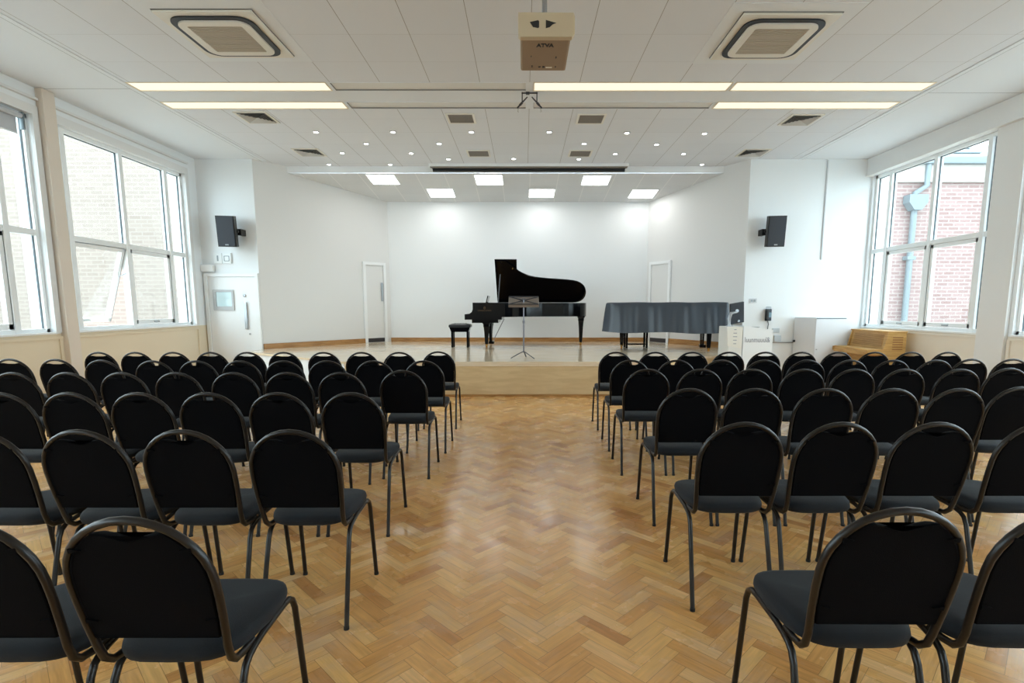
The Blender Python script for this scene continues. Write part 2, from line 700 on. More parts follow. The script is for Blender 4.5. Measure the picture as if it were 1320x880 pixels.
# ================================================================= STAGE
st = thing('stage_platform', 'raised pale maple stage with splayed ends across the end of the hall', 'stage')
top_pts = [(CLX - 0.01, YW), (CLX - 0.01, 10.4), (-2.9, 8.52), (2.0, 8.52), (CRX, 10.4), (CRX, YW), (SRX, YS), (SLX, YS)]
MB().prism(top_pts, HS - 0.035, HS).build('stage_floor', STAGEW, st)
in_pts = [(CLX + 0.0, YW - 0.03), (CLX + 0.0, 10.42), (-2.89, 8.55), (1.99, 8.55), (CRX - 0.01, 10.42), (CRX - 0.01, YW - 0.03)]
rs = MB()
for (a, b, mi) in ((0, 1, 1), (1, 2, 1), (2, 3, 0), (3, 4, 0), (4, 5, 0)):
    p, q = Vector(in_pts[a]), Vector(in_pts[b])
    d = (q - p).normalized()
    nrm = Vector((-d.y, d.x)) * 0.03
    rs.prism([tuple(p), tuple(q), tuple(q + nrm), tuple(p + nrm)], 0.0, HS - 0.035, mi=mi)
rs.build('riser', [RISER, W], st)['label'] = 'plywood riser, painted white along its left end'
nb = MB()
nb.box(-2.9, 2.0, 8.535, 8.55, HS - 0.075, HS - 0.036, 0.003)
nb.build('nosing', STAGEW, st)
nb = MB()
nb.box(-2.88, 1.98, 8.53, 8.55, 0.0, 0.035, 0.004)
nb.build('base_strip', SKIRT, st)

# ================================================================= WALLS
WINL = [(7.81, 10.66), (4.6, 7.45), (1.44, 4.29), (-1.72, 1.13), (-4.88, -2.03)]
WINR = [(8.14, 11.0), (4.75, 7.6), (1.59, 4.44), (-1.57, 1.28), (-4.73, -1.88)]
LZ0, LZ1 = 1.08, 3.96
RZ0, RZ1 = 1.035, 4.0
TH = 0.3


def side_wall(name, x, sg, wins, z0, z1, dado):
    """sg = -1 for the left wall (outside is -x)"""
    b = MB()
    xo = x + sg * TH
    b.box(x, xo, YB, YW + 0.3, 0, z0 - 0.015, mi=1)
    b.box(x, xo, YB, YW + 0.3, z1, ZC + 0.3, mi=0)
    ys = [YB]
    for (a, c) in sorted(wins):
        ys += [a, c]
    ys.append(YW + 0.3)
    for i in range(0, len(ys), 2):
        b.box(x, xo, ys[i], ys[i + 1], z0 - 0.015, z1, mi=0)
    return struct(b.build(name, [W, dado]))


side_wall('wall_left', XL, -1, WINL, LZ0, LZ1, CREAM)
side_wall('wall_right', XR, 1, WINR, RZ0, RZ1, CREAM2)

# pilasters / casings on the left wall
b = MB()
for (a, c) in WINL:
    b.box(XL, XL + 0.035, a - 0.09, a, LZ0, LZ1 + 0.12)
    b.box(XL, XL + 0.035, c, c + 0.09, LZ0, LZ1 + 0.12)
    b.box(XL, XL + 0.035, a, c, LZ1, LZ1 + 0.12)
    b.box(XL, XL + 0.05, a - 0.1, c + 0.1, LZ1 + 0.2, LZ1 + 0.23)
struct(b.build('trim_window_casing', WG))
b = MB()
for i in range(len(WINL) - 1):
    m_ = (WINL[i][0] + WINL[i + 1][1]) / 2 + 0.03
    b.box(XL, XL + 0.1, m_ - 0.1, m_ + 0.1, 0, ZC, 0.01, mi=0)
struct(b.build('trim_left_pilasters', mat('beige_pier_paint', srgb(222, 210, 196), 0.55)))
b = MB()
for i, (a, c) in enumerate(WINL):           # panelling battens under the windows
    b.box(XL, XL + 0.025, a - 0.12, c + 0.12, LZ0 - 0.09, LZ0 - 0.05, 0.004)
    b.box(XL, XL + 0.02, a - 0.13, a - 0.06, 0.1, LZ0 - 0.09, 0.004)
    b.box(XL, XL + 0.02, c + 0.06, c + 0.13, 0.1, LZ0 - 0.09, 0.004)
struct(b.build('trim_left_panelling', CREAM))
b = MB()
for i in range(len(WINR) - 1):
    a, c = WINR[i + 1][1], WINR[i][0]
    b.box(XR, XR - 0.06, a + 0.06, c, 0, ZC, 0.006)
struct(b.build('trim_right_pilasters', WG))
b = MB()
b.box(XR, XR - 0.12, YB, YW, RZ1 + 0.02, ZC, 0.01)
b.box(XR, XR - 0.14, YB, YW, RZ1 - 0.01, RZ1 + 0.03, 0.005)
struct(b.build('trim_right_header', WG))
b = MB()
for i, (a, c) in enumerate(WINR):
    b.box(XR, XR - 0.02, c + 0.0, c + 0.05, 0.1, RZ0 - 0.06, 0.004)
    b.box(XR, XR - 0.025, a - 0.02, c + 0.02, RZ0 - 0.08, RZ0 - 0.05, 0.004)
struct(b.build('trim_right_panelling', CREAM2))

# wing walls, splays, back wall, rear wall
def wall_quad(name, p, q, z0, z1, m, thick=0.25, side=1):
    p, q = Vector(p), Vector(q)
    d = (q - p).normalized()
    n = Vector((-d.y, d.x)) * thick * side
    return struct(MB().prism([tuple(p), tuple(q), tuple(q + n), tuple(p + n)], z0, z1).build(name, m))


wall_quad('wall_back_left', (XL - 0.3, YW), (CLX, YW), 0, ZC + 0.3, W)
wall_quad('wall_back_right', (CRX, YW), (XR + 0.3, YW), 0, ZC + 0.3, W)
wall_quad('wall_splay_left', (CLX, YW), (SLX, YS), HS, ZC + 0.3, WG)
wall_quad('wall_splay_right', (SRX, YS), (CRX, YW), HS, ZC + 0.3, WG)
wall_quad('wall_back', (SLX - 0.2, YS), (SRX + 0.2, YS), HS, ZC + 0.3, W)
wall_quad('wall_front', (XR + 0.3, YB), (XL - 0.3, YB), 0, ZC + 0.3, W)

# ceiling ----------------------------------------------------------------
SLOTS = [(-5.19, -2.59, 7.39, 7.67, 1), (-2.55, 0.03, 7.39, 7.67, 0), (0.12, 2.72, 7.39, 7.67, 1), (2.76, 5.36, 7.39, 7.67, 1),
         (-5.19, -2.59, 8.06, 8.33, 1), (-2.55, 0.03, 8.06, 8.33, 0), (0.12, 2.72, 8.06, 8.33, 0), (2.76, 5.36, 8.06, 8.33, 1)]
GX0, GX1 = -5.20, 5.43
tiles = grid_mat('ceiling_tiles', srgb(223, 226, 232), srgb(150, 146, 142), 0.65, 0.07, 0.65, 5.51 + 0.65 * 2 - 0.65 * 2 - 0.0, 0.007, 0.004, 0.9, 0.5)
xs = sorted({GX0, GX1} | {s[0] for s in SLOTS} | {s[1] for s in SLOTS})
ys = sorted({YB, YF} | {s[2] for s in SLOTS} | {s[3] for s in SLOTS})
b = MB()
for i in range(len(xs) - 1):
    for j in range(len(ys) - 1):
        cx, cy = (xs[i] + xs[i + 1]) / 2, (ys[j] + ys[j + 1]) / 2
        if any(s[0] < cx < s[1] and s[2] < cy < s[3] for s in SLOTS):
            continue
        band = 7.0 < cy < 8.4 and False
        b.add([(xs[i], ys[j], ZC), (xs[i], ys[j + 1], ZC), (xs[i + 1], ys[j + 1], ZC), (xs[i + 1], ys[j], ZC)], [(0, 1, 2, 3)], mi=1 if (7.05 < cy < 8.4) else 0)
struct(b.build('ceiling', [tiles, CEILW]))
b = MB()
b.box(XL - 0.3, GX0, YB, YW + 0.3, ZC, ZC + 0.12)
b.box(GX1, XR + 0.3, YB, YW + 0.3, ZC, ZC + 0.12)
b.box(XL - 0.3, XR + 0.3, YB - 0.3, YF + 0.1, ZC + 0.14, ZC + 0.2)
struct(b.build('ceiling_border', CEILW))
b = MB()
b.box(GX0 - 0.055, GX0 + 0.01, YB, 11.2, ZC - 0.012, ZC + 0.01)
b.box(GX1 - 0.01, GX1 + 0.055, YB, 11.2, ZC - 0.012, ZC + 0.01)
struct(b.build('trim_ceiling_strip', CEILW))
b = MB()
b.box(GX0 - 0.075, GX0 - 0.055, YB, 11.2, ZC - 0.004, ZC + 0.01)
b.box(GX1 + 0.055, GX1 + 0.075, YB, 11.2, ZC - 0.004, ZC + 0.01)
b.box(XL, GX0 - 0.08, 7.6, 7.606, ZC - 0.001, ZC + 0.01)
b.box(GX1 + 0.08, XR - 0.12, 7.74, 7.746, ZC - 0.001, ZC + 0.01)
struct(b.build('trim_shadow_gap', mat('grey_joint', srgb(120, 124, 128), 0.8)))
# sloping stage ceiling and fascia
tiles2 = grid_mat('stage_ceiling_tiles', srgb(222, 224, 226), srgb(238, 238, 238), 0.6, 0.12, 0.62, 11.7, 0.02, 0.006, 0.8, 0.4, tint=0.05)
b = MB()
b.add([(-5.5, YF, slope_z(YF)), (4.6, YF, slope_z(YF)), (4.6, YS + 0.1, slope_z(YS + 0.1)), (-5.5, YS + 0.1, slope_z(YS + 0.1))], [(0, 1, 2, 3)])
struct(b.build('ceiling_stage', tiles2))
b = MB()
fx0 = CLX + (SLX - CLX) * (YF - YW) / (YS - YW)
fx1 = CRX + (SRX - CRX) * (YF - YW) / (YS - YW)
b.box(fx0 - 0.05, fx1 + 0.05, YF - 0.0, YF + 0.06, slope_z(YF) + 0.012, ZC + 0.1)
struct(b.build('trim_fascia', W))

# skirtings
def skirt(name, p, q, z0, h, m, t=0.025, side=-1):
    p, q = Vector(p), Vector(q)
    d = (q - p).normalized()
    n = Vector((-d.y, d.x)) * t * side
    return struct(MB().prism([tuple(p), tuple(q), tuple(q + n), tuple(p + n)], z0, z0 + h).build(name, m))


def on(p, q, t):
    return (p[0] + (q[0] - p[0]) * t, p[1] + (q[1] - p[1]) * t)


AL, BL = (CLX, YW), (SLX, YS)
AR, BR = (CRX, YW), (SRX, YS)
LL = math.dist(AL, BL)
LR = math.dist(AR, BR)


def t_at_px(A, B, xpx):
    k = (xpx - 676) / 690 * 1.003
    # (A.x + t dx) = k' * (A.y + t dy)
    return (k * A[1] - A[0]) / ((B[0] - A[0]) - k * (B[1] - A[1]))


skirt('baseboard_back', (SLX, YS), (SRX, YS), HS, 0.1, SKIRT)
dl0, dl1 = t_at_px(AL, BL, 471), t_at_px(AL, BL, 499.5)
dr0, dr1 = t_at_px(AR, BR, 862), t_at_px(AR, BR, 835)
skirt('baseboard_splay_left', AL, on(AL, BL, dl0), HS, 0.11, SKIRT, 0.03)
skirt('baseboard_splay_right', AR, on(AR, BR, dr0), HS, 0.12, SKIRT, 0.03, side=1)


# ---------------------------------------------------------------- doors
def door(name, p, q, z0, h, side, leafmat, kick=False, handle='bar', vision=False):
    """a door in a wall; p -> q along the wall, side = direction of the room"""
    p, q = Vector(p), Vector(q)
    w = (q - p).length
    d = (q - p).normalized()
    nrm = Vector((-d.y, d.x)) * side
    root = bpy.data.objects.new(name, None)
    C.objects.link(root)
    root.location = (p.x, p.y, z0)
    root['kind'] = 'structure'
    Mx = Matrix(((d.x, nrm.x, 0, 0), (d.y, nrm.y, 0, 0), (0, 0, 1, 0), (0, 0, 0, 1)))
    root.matrix_world = Matrix.Translation((p.x, p.y, z0)) @ Mx
    f = MB()
    f.box(0, 0.07, 0.0, 0.05, 0, h, 0.006)
    f.box(w - 0.07, w, 0.0, 0.05, 0, h, 0.006)
    f.box(0.068, w - 0.068, 0.001, 0.048, h - 0.07, h - 0.001, 0.004)
    f.build('door_frame', GLOSSW, root)
    l = MB()
    l.box(0.075, w - 0.075, 0.002, 0.018, 0.012, h - 0.075, 0.003)
    leaf = l.build('door_leaf', leafmat, root)
    if kick:
        MB().box(0.08, w - 0.08, 0.016, 0.022, 0.012, 0.11, 0.001).build('kick_strip', mat('dark_kick_strip', srgb(52, 48, 50), 0.5), leaf)
    return root, leaf, w, h


rt, leaf, w, h = door('door_1', (-6.50, YW), (-5.40, YW), 0, 2.11, -1, GLOSSW)
# vision panel, push plate, pull handle and lock, as px-measured on the door
vx = lambda x: (x - (-6.50))
vp = MB()
vp.ring(rrect(0.42, 0.42, 0.01, 1, vx(-6.13), 1.57), rrect(0.32, 0.29, 0.01, 1, vx(-6.12), 1.59), 0.0, 0.03, fn=lambda a, b_, h_: (a, h_ + 0.012, b_))
vpo = vp.build('vision_panel_frame', mat('grey_beading', srgb(190, 192, 194), 0.4), leaf)
MB().box(vx(-6.29), vx(-5.95), 0.014, 0.026, 1.44, 1.74).build('glass_pane', mat('pale_door_glass', srgb(205, 228, 232), 0.08), leaf)
MB().box(vx(-5.72), vx(-5.66), 0.03, 0.055, 0.98, 1.53, 0.008).box(vx(-5.705), vx(-5.675), 0.018, 0.035, 1.0, 1.06).box(vx(-5.705), vx(-5.675), 0.018, 0.035, 1.45, 1.51).build('pull_handle', STEEL, leaf)
MB().lathe([(0.03, 0), (0.03, 0.012), (0.012, 0.014)], (vx(-5.70), 0.018, 1.66), axis='y').build('lock_cylinder', STEEL, leaf)
MB().lathe([(0.02, 0), (0.02, 0.01)], (vx(-5.64), 0.018, 0.88), axis='y').build('keyhole', STEEL, leaf)

pl0, pl1 = on(AL, BL, dl0), on(AL, BL, dl1)
rt, leaf, w, h = door('door_2', pl0, pl1, HS, 1.93, -1, WG, kick=True)
MB().box(w - 0.15, w - 0.105, 0.03, 0.06, 1.0, 1.45, 0.006).box(w - 0.14, w - 0.115, 0.016, 0.035, 1.02, 1.06).box(w - 0.14, w - 0.115, 0.016, 0.035, 1.38, 1.42).build('pull_handle', STEEL, leaf)
pr0, pr1 = on(AR, BR, dr0), on(AR, BR, dr1)
rt, leaf, w, h = door('door_3', pr1, pr0, HS, 1.95, -1, WG, kick=True)


# ---------------------------------------------------------------- windows
def window(name, side, y0, y1, z0, z1, mull, zt, open_sash=None, detailed=True):
    sg = -1 if side == 'L' else 1
    xw = XL if side == 'L' else XR
    xg = xw + sg * 0.10                       # glass plane
    root = bpy.data.objects.new(name, None)
    C.objects.link(root)
    root.location = (xw, (y0 + y1) / 2, z0)
    root['kind'] = 'structure'
    ox, oy, oz = root.location
    X = lambda d: xg - ox + sg * d            # d>0 outward

    def bx(mb, d0, d1, a, c, e, f, bev=0.004, mi=0):
        mb.box(X(d0), X(d1), a - oy, c - oy, e - oz, f - oz, bev, mi)
    fr = MB()
    FW = 0.05
    bx(fr, -0.05, 0.05, y0, y0 + FW, z0, z1)
    bx(fr, -0.05, 0.05, y1 - FW, y1, z0, z1)
    bx(fr, -0.05, 0.05, y0, y1, z1 - 0.06, z1)
    bx(fr, -0.05, 0.05, y0, y1, z0, z0 + 0.06)
    bx(fr, -0.045, 0.045, y0, y1, zt - 0.04, zt + 0.04)
    for m_ in mull:
        bx(fr, -0.055, 0.05, m_, m_ + 0.08, z0, z1)
    fr.build('window_frame', PVC, root)
    sl = MB()
    bx(sl, -0.13, 0.04, y0 - 0.02, y1 + 0.02, z0 - 0.02, z0 + 0.008, 0.004)
    sl.build('window_sill', GLOSSW, root)
    edges = [y0 + FW] + [v for m_ in mull for v in (m_, m_ + 0.08)] + [y1 - FW]
    for i in range(0, len(edges), 2):
        a, c = edges[i], edges[i + 1]
        g = MB()
        bx(g, -0.004, 0.004, a, c, zt + 0.04, z1 - 0.06, 0)
        g.build('window_pane', GLASS, root)
        s = MB()
        bx(s, -0.012, 0.012, a, a + 0.008, zt + 0.04, z1 - 0.06, 0)
        bx(s, -0.012, 0.012, c - 0.008, c, zt + 0.04, z1 - 0.06, 0)
        bx(s, -0.012, 0.012, a, c, z1 - 0.068, z1 - 0.06, 0)
        s.build('seal', GASK, root)
        wide = (c - a) > 0.5
        zz0, zz1 = z0 + 0.06, zt - 0.04
        if not wide:
            g = MB()
            bx(g, -0.004, 0.004, a, c, zz0, zz1, 0)
            g.build('window_pane', GLASS, root)
            s = MB()
            bx(s, -0.012, 0.012, c - 0.008, c, zz0, zz1, 0)
            s.build('seal', GASK, root)
            continue
        # opening light: a sash hinged at its top
        ang = 17 if open_sash == i // 2 else 0
        so = bpy.data.objects.new('sash', None)
        h_ = zz1 - zz0 - 0.01
        sm = MB()
        for (aa, cc, e0, f0) in ((0.005, 0.065, -h_, 0), (c - a - 0.065, c - a - 0.005, -h_, 0), (0.005, c - a - 0.005, -0.06, 0), (0.005, c - a - 0.005, -h_, -h_ + 0.07)):
            sm.box(sg * -0.035, sg * 0.03, aa, cc, e0, f0, 0.004)
        so = sm.build('sash', PVC, root, (X(0.0), a - oy, zz1 - 0.004 - oz), (0, R(ang) * (1 if sg < 0 else -1), 0))
        MB().box(-0.004, 0.004, 0.06, c - a - 0.06, -h_ + 0.065, -0.055).build('window_pane', GLASS, so)
        sk = MB()
        sk.box(sg * -0.037, sg * 0.028, 0.0, 0.006, -h_, 0)
        sk.box(sg * -0.037, sg * 0.028, c - a - 0.006, c - a, -h_, 0)
        sk.build('seal', GASK, so)
        MB().box(sg * -0.035, sg * -0.06, (c - a) / 2 - 0.06, (c - a) / 2 + 0.06, -h_ + 0.02, -h_ + 0.045, 0.004).build('catch', STEEL, so)
        if ang:
            a2 = MB()
            zz = zz1 - oz - 0.35
            a2.tube([(X(-0.01), c - oy - 0.01, zz - 0.05), (X(0.13), c - oy - 0.02, zz - 0.12)], 0.006, 6)
            a2.build('stay', STEEL, root)
    return root


for i, (a, c) in enumerate(WINL):
    window('window_%d' % (i + 1), 'L', a, c, LZ0, LZ1, [a + 0.13, a + 1.24, a + 2.34], 2.43, open_sash=1 if i == 0 else None)
for i, (a, c) in enumerate(WINR):
    window('window_%d' % (i + 6), 'R', a, c, RZ0, RZ1, [a + 0.19, a + 1.26, a + 2.38], 2.53)

# roller blind on the nearer left window
bl = thing('roller_blind', 'grey roller blind pulled down a little at the nearest left window', 'blind', (XL - 0.02, 6.0, 3.9))
MB().tube([(0, -1.33, 0), (0, 1.33, 0)], 0.035, 12).build('roller', BLIND, bl)
MB().box(-0.036, -0.033, -1.3, 1.3, -0.22, 0.0).build('blind_fabric', BLIND, bl)
MB().tube([(-0.0345, -1.3, -0.23), (-0.0345, 1.3, -0.23)], 0.01, 8).build('bottom_bar', PVC, bl)
MB().box(-0.03, 0.03, 1.34, 1.36, -0.17, 0.05, 0.004).build('end_bracket', mat('grey_bracket', srgb(120, 130, 134), 0.4, metal=0.5), bl)

# ================================================================= OUTSIDE
out = MB().box(-40, XL - TH, -25, 45, -0.4, -0.3).box(XR + TH, 40, -25, 45, -0.4, -0.3).build('ground', mat('pale_paving', srgb(170, 168, 162), 0.9))
struct(out)
bl_ = thing('brick_annexe', 'cream brick building wing seen through the left windows', 'building', (-12.0, 17.0, -0.3))
MB().box(-9.0, 4.9, -3.2, 3.0, 0, 13.0).build('brick_wall', brick_mat('cream_brick', srgb(136, 123, 114), srgb(128, 115, 106), srgb(141, 130, 121)), bl_)
br_ = thing('brick_building', 'pink brick building with slate roof seen through the right windows', 'building', (12.0, 15.0, -0.3))
MB().box(-4.7, 14, 0.0, 6, 0, 5.05).build('brick_wall', brick_mat('pink_brick', srgb(138, 114, 110), srgb(124, 98, 94), srgb(148, 134, 130)), br_)
MB().box(-4.8, 14.1, -0.1, 6, 5.05, 5.5, 0.01).build('stone_band', COPE, br_)
MB().box(-4.85, 14.15, -0.22, 0.1, 5.5, 5.68, 0.03).build('gutter', PIPE, br_)
rf = MB()
for i in range(14):
    z = 5.66 + i * 0.2
    y = -0.2 + i * 0.3
    x1 = 0.45 - i * 0.02
    rf.box(-4.85 + 0.0 * i, x1 - i * 0.05, y, y + 0.34, z, z + 0.05)
rf.add([(-4.85, -0.1, 5.68), (0.4, -0.1, 5.68), (-0.6, 4.0, 8.45), (-4.85, 4.0, 8.45)], [(0, 1, 2, 3)])
rf.build('slate_roof', SLATE, br_)
dp = MB()
dp.tube([(-1.22, -0.12, 5.6), (-1.22, -0.12, 4.95), (-1.52, -0.12, 4.75), (-1.52, -0.12, 4.55)], 0.07, 10)
dp.tube([(-1.5, -0.12, 4.4), (-1.5, -0.12, 0)], 0.075, 10)
for z in (1.0, 3.0):
    dp.box(-1.62, -1.38, -0.2, 0.0, z, z + 0.1, 0.01)
dp.build('downpipe', PIPE, br_)
MB().prism([(-0.10, 0), (0.10, 0), (0.25, 0.2), (0.25, 0.40), (-0.25, 0.40), (-0.25, 0.2)], -0.28, -0.02, fn=lambda a, b_, h_: (a - 1.5, h_, b_ + 4.3)).build('hopper_head', PIPE, br_)

# ================================================================= CEILING FIXTURES
words = {0: 'over the left end', 2: 'just right of centre', 3: 'at the far right'}
labs = ['lit warm strip light, farther left end, nearer to the viewer of the two left ones',
        'unlit strip light slot left of the projector bracket, nearer row',
        'lit strip light just behind the projector, right of the centre line',
        'lit strip light at the right end of the nearer row',
        'lit strip light on the left, in the row farther from the viewer',
        'unlit strip light slot in the farther row, left of the centre line',
        'unlit strip light slot in the farther row, right of the centre line',
        'lit strip light at the right end of the farther row']
labs[0] = 'lit strip light at the left end of the nearer row'
for i, (a, c, y0, y1, lit) in enumerate(SLOTS):
    t = thing('strip_light', labs[i], 'ceiling light', ((a + c) / 2, (y0 + y1) / 2, ZC), 0, 'recessed strip lights')
    w2, d2 = (c - a) / 2, (y1 - y0) / 2
    hh = 0.05 if lit else 0.075
    f = MB()
    f.ring([(-w2, -d2), (w2, -d2), (w2, d2), (-w2, d2)], [(-w2 + 0.012, -d2 + 0.012), (w2 - 0.012, -d2 + 0.012), (w2 - 0.012, d2 - 0.012), (-w2 + 0.012, d2 - 0.012)], -0.006, hh + 0.02)
    f.build('light_tray', mat('warm_cream_trim', srgb(226, 208, 172), 0.4) if lit else CEILW, t)
    dfo = MB().box(-w2 + 0.01, w2 - 0.01, -d2 + 0.01, d2 - 0.01, (0.0 if lit else 0.012), 0.014 if lit else 0.03).build('diffuser', LITTUBE if lit else UNLIT, t)
    if not lit:
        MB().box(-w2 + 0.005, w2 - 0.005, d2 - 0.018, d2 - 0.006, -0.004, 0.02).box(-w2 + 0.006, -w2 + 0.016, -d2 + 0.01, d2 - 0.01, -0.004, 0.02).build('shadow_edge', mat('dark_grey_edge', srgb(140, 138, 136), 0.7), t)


def cassette(x, y, label):
    t = thing('air_conditioner', label, 'air conditioner', (x, y, ZC), 0, 'ceiling cassette air conditioners')
    MB().box(-0.65, 0.65, -0.65, 0.65, -0.004, 0.0).build('surround_panel', CEILW, t)
    MB().box(-0.497, 0.497, -0.497, 0.497, -0.01, -0.004).build('shadow_seal', mat('mid_grey_seal', srgb(120, 118, 118), 0.7), t)  # grey rim, painted stand-in for the shadow line around the raised panel
    MB().box(-0.49, 0.49, -0.49, 0.49, -0.03, -0.01, 0.004).build('outer_panel', ACW, t)
    MB().ring(rrect(0.84, 0.84, 0.15, 6), rrect(0.72, 0.72, 0.11, 6), -0.045, -0.02).prism(rrect(0.84, 0.84, 0.15, 6), -0.034, -0.028).build('air_slot', ACB, t)
    p = MB()
    p.ring(rrect(0.73, 0.73, 0.12, 6), rrect(0.56, 0.56, 0.02, 6), -0.06, -0.03, smooth=False)
    p.build('inner_panel', ACW, t)
    g = MB()
    g.box(-0.283, 0.283, -0.283, 0.283, -0.05, -0.035)
    for k in range(19):
        yy = -0.275 + k * 0.03
        g.box(-0.275, 0.275, yy, yy + 0.012, -0.058, -0.05)
    g.build('intake_grille', ACG, t)
    return t


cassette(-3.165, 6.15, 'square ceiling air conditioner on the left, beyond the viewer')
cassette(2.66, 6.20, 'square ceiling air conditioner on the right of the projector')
bpy.data.objects['air_conditioner']['label'] = 'square ceiling air conditioner on the left of the projector'


def diffuser4(x, y, label):
    t = thing('ceiling_diffuser', label, 'air vent', (x, y, ZC), 0, 'square four-way ceiling diffusers')
    f = MB()
    f.ring(rrect(0.5, 0.5, 0.005, 1), rrect(0.42, 0.42, 0.005, 1), -0.012, 0)
    f.build('vent_frame', ACW, t)
    b_ = MB()
    b_.box(-0.21, 0.21, -0.21, 0.21, -0.003, 0.0, mi=1)
    for k in range(5):
        s0, s1 = 0.21 - k * 0.04, 0.21 - k * 0.04 - 0.012
        if s1 < 0.02:
            break
        z0, z1 = -0.022, -0.002
        o_ = [(-s0, -s0), (s0, -s0), (s0, s0), (-s0, s0)]
        i_ = [(-s1, -s1), (s1, -s1), (s1, s1), (-s1, s1)]
        b_.add([(p[0], p[1], z0) for p in o_] + [(p[0] * (s1 - 0.02) / s1, p[1] * (s1 - 0.02) / s1, z1) for p in i_], [(q, (q + 1) % 4, 4 + (q + 1) % 4, 4 + q) for q in range(4)], False, 0)
    b_.build('blades', [VENTM, mat('vent_backing', srgb(90, 92, 94), 0.6)], t)


diffuser4(-4.12, 8.69, 'square diffuser behind the left strip lights')
diffuser4(-4.06, 10.57, 'square diffuser at the far left corner of the ceiling')
diffuser4(4.31, 8.80, 'square diffuser behind the right strip lights')
diffuser4(4.33, 10.6, 'square diffuser at the far right corner of the ceiling')


def grille(x, y, label):
    t = thing('ceiling_vent', label, 'air vent', (x, y, ZC), 0, 'dark slatted ceiling vents')
    MB().ring(rrect(0.44, 0.44, 0.005, 1), rrect(0.37, 0.37, 0.005, 1), -0.01, 0).build('vent_frame', ACW, t)
    s = MB()
    s.box(-0.19, 0.19, -0.19, 0.19, -0.003, 0)
    for k in range(9):
        yy = -0.18 + k * 0.041
        s.box(-0.185, 0.185, yy, yy + 0.018, -0.012, -0.003)
    s.build('slats', VENTD, t)


grille(-0.98, 8.74, 'dark vent in the nearer pair, left of the centre line')
grille(1.03, 8.76, 'dark vent in the nearer pair, right of the centre line')
grille(-0.87, 10.65, 'dark vent in the farther pair, left of the centre line')
grille(1.06, 10.65, 'dark vent in the farther pair, right of the centre line')

SP = [(-3.475, 9.37, 'first row, first from the left'), (-2.189, 9.37, 'first row, second from the left'), (-0.884, 9.37, 'first row, third from the left'),
      (0.413, 9.37, 'first row, fourth from the left'), (1.717, 9.42, 'first row, fifth from the left'), (3.027, 9.45, 'first row, last on the right'),
      (-2.824, 10.01, 'second row, first from the left'), (-1.523, 10.01, 'second row, second from the left'), (1.066, 10.01, 'second row, third from the left'), (2.371, 10.06, 'second row, last on the right'),
      (-3.45, 10.6, 'third row, first from the left'), (-2.149, 10.62, 'third row, second from the left'), (1.731, 10.66, 'third row, third from the left'), (3.033, 10.66, 'third row, last on the right'),
      (-1.499, 11.02, 'fourth row, left one'), (-0.214, 11.0, 'fourth row, middle one'), (1.071, 11.02, 'fourth row, right one'),
      (-4.0, 11.42, 'row at the ceiling step, far left'), (-2.747, 11.42, 'row at the ceiling step, second from left'), (3.635, 11.42, 'row at the ceiling step, on the right')]
sp0 = None
for (x, y, l) in SP:
    lab = 'small round ceiling spotlight, ' + l
    if sp0 is None:
        sp0 = thing('spotlight', lab, 'ceiling light', (x, y, ZC), 0, 'small round ceiling spotlights')
        MB().lathe([(0.058, -0.006), (0.058, 0.0)], n=20).lathe([(0.05, -0.012), (0.055, -0.006)], n=20).build('bezel', CHROME, sp0)
        MB().lathe([(0.034, -0.016), (0.036, -0.011)], n=16).build('lamp', LITSPOT, sp0)
    else:
        dup(sp0, (x, y, ZC), 0, lab)

# LED panels in the sloping stage ceiling
ang = -math.atan(0.1158)
PN = [(-3.03, 11.95, 'front row, left'), (-0.76, 11.97, 'front row, middle'), (1.54, 12.0, 'front row, right'),
      (-1.92, 12.82, 'back row, left'), (0.40, 12.85, 'back row, middle'), (2.75, 12.88, 'back row, right')]
p0 = None
for (x, y, l) in PN:
    lab = 'square white ceiling light panel above the stage, ' + l
    if p0 is None:
        p0 = thing('stage_ceiling_light', lab, 'ceiling light', (x, y, slope_z(y)), 0, 'light panels above the stage')
        MB().ring(rrect(0.62, 0.62, 0.004, 1), rrect(0.57, 0.57, 0.004, 1), -0.012, 0.0).build('panel_frame', PVC, p0)
        MB().box(-0.285, 0.285, -0.285, 0.285, -0.008, 0.0).build('diffuser', LITPAN, p0)
        q = p0
    else:
        q = dup(p0, (x, y, slope_z(y)), 0, lab)
    q.rotation_euler = (ang, 0, 0)

# projection screen case
t = thing('projection_screen', 'long white roll-up screen case with black slot below the ceiling step', 'projection screen', (0.09, 11.44, ZC))
MB().box(-2.04, 2.04, -0.08, 0.08, -0.055, 0.0, 0.006).build('screen_case', W, t)
MB().box(-2.02, 2.02, -0.06, 0.06, -0.066, -0.05).build('case_slot', mat('grey_slot', srgb(140, 134, 128), 0.6), t)
MB().tube([(-1.98, 0.07, -0.10), (1.98, 0.07, -0.10)], 0.032, 12).box(-1.99, 1.99, 0.055, 0.075, -0.08, -0.04).build('screen_roll', SCREENK, t)

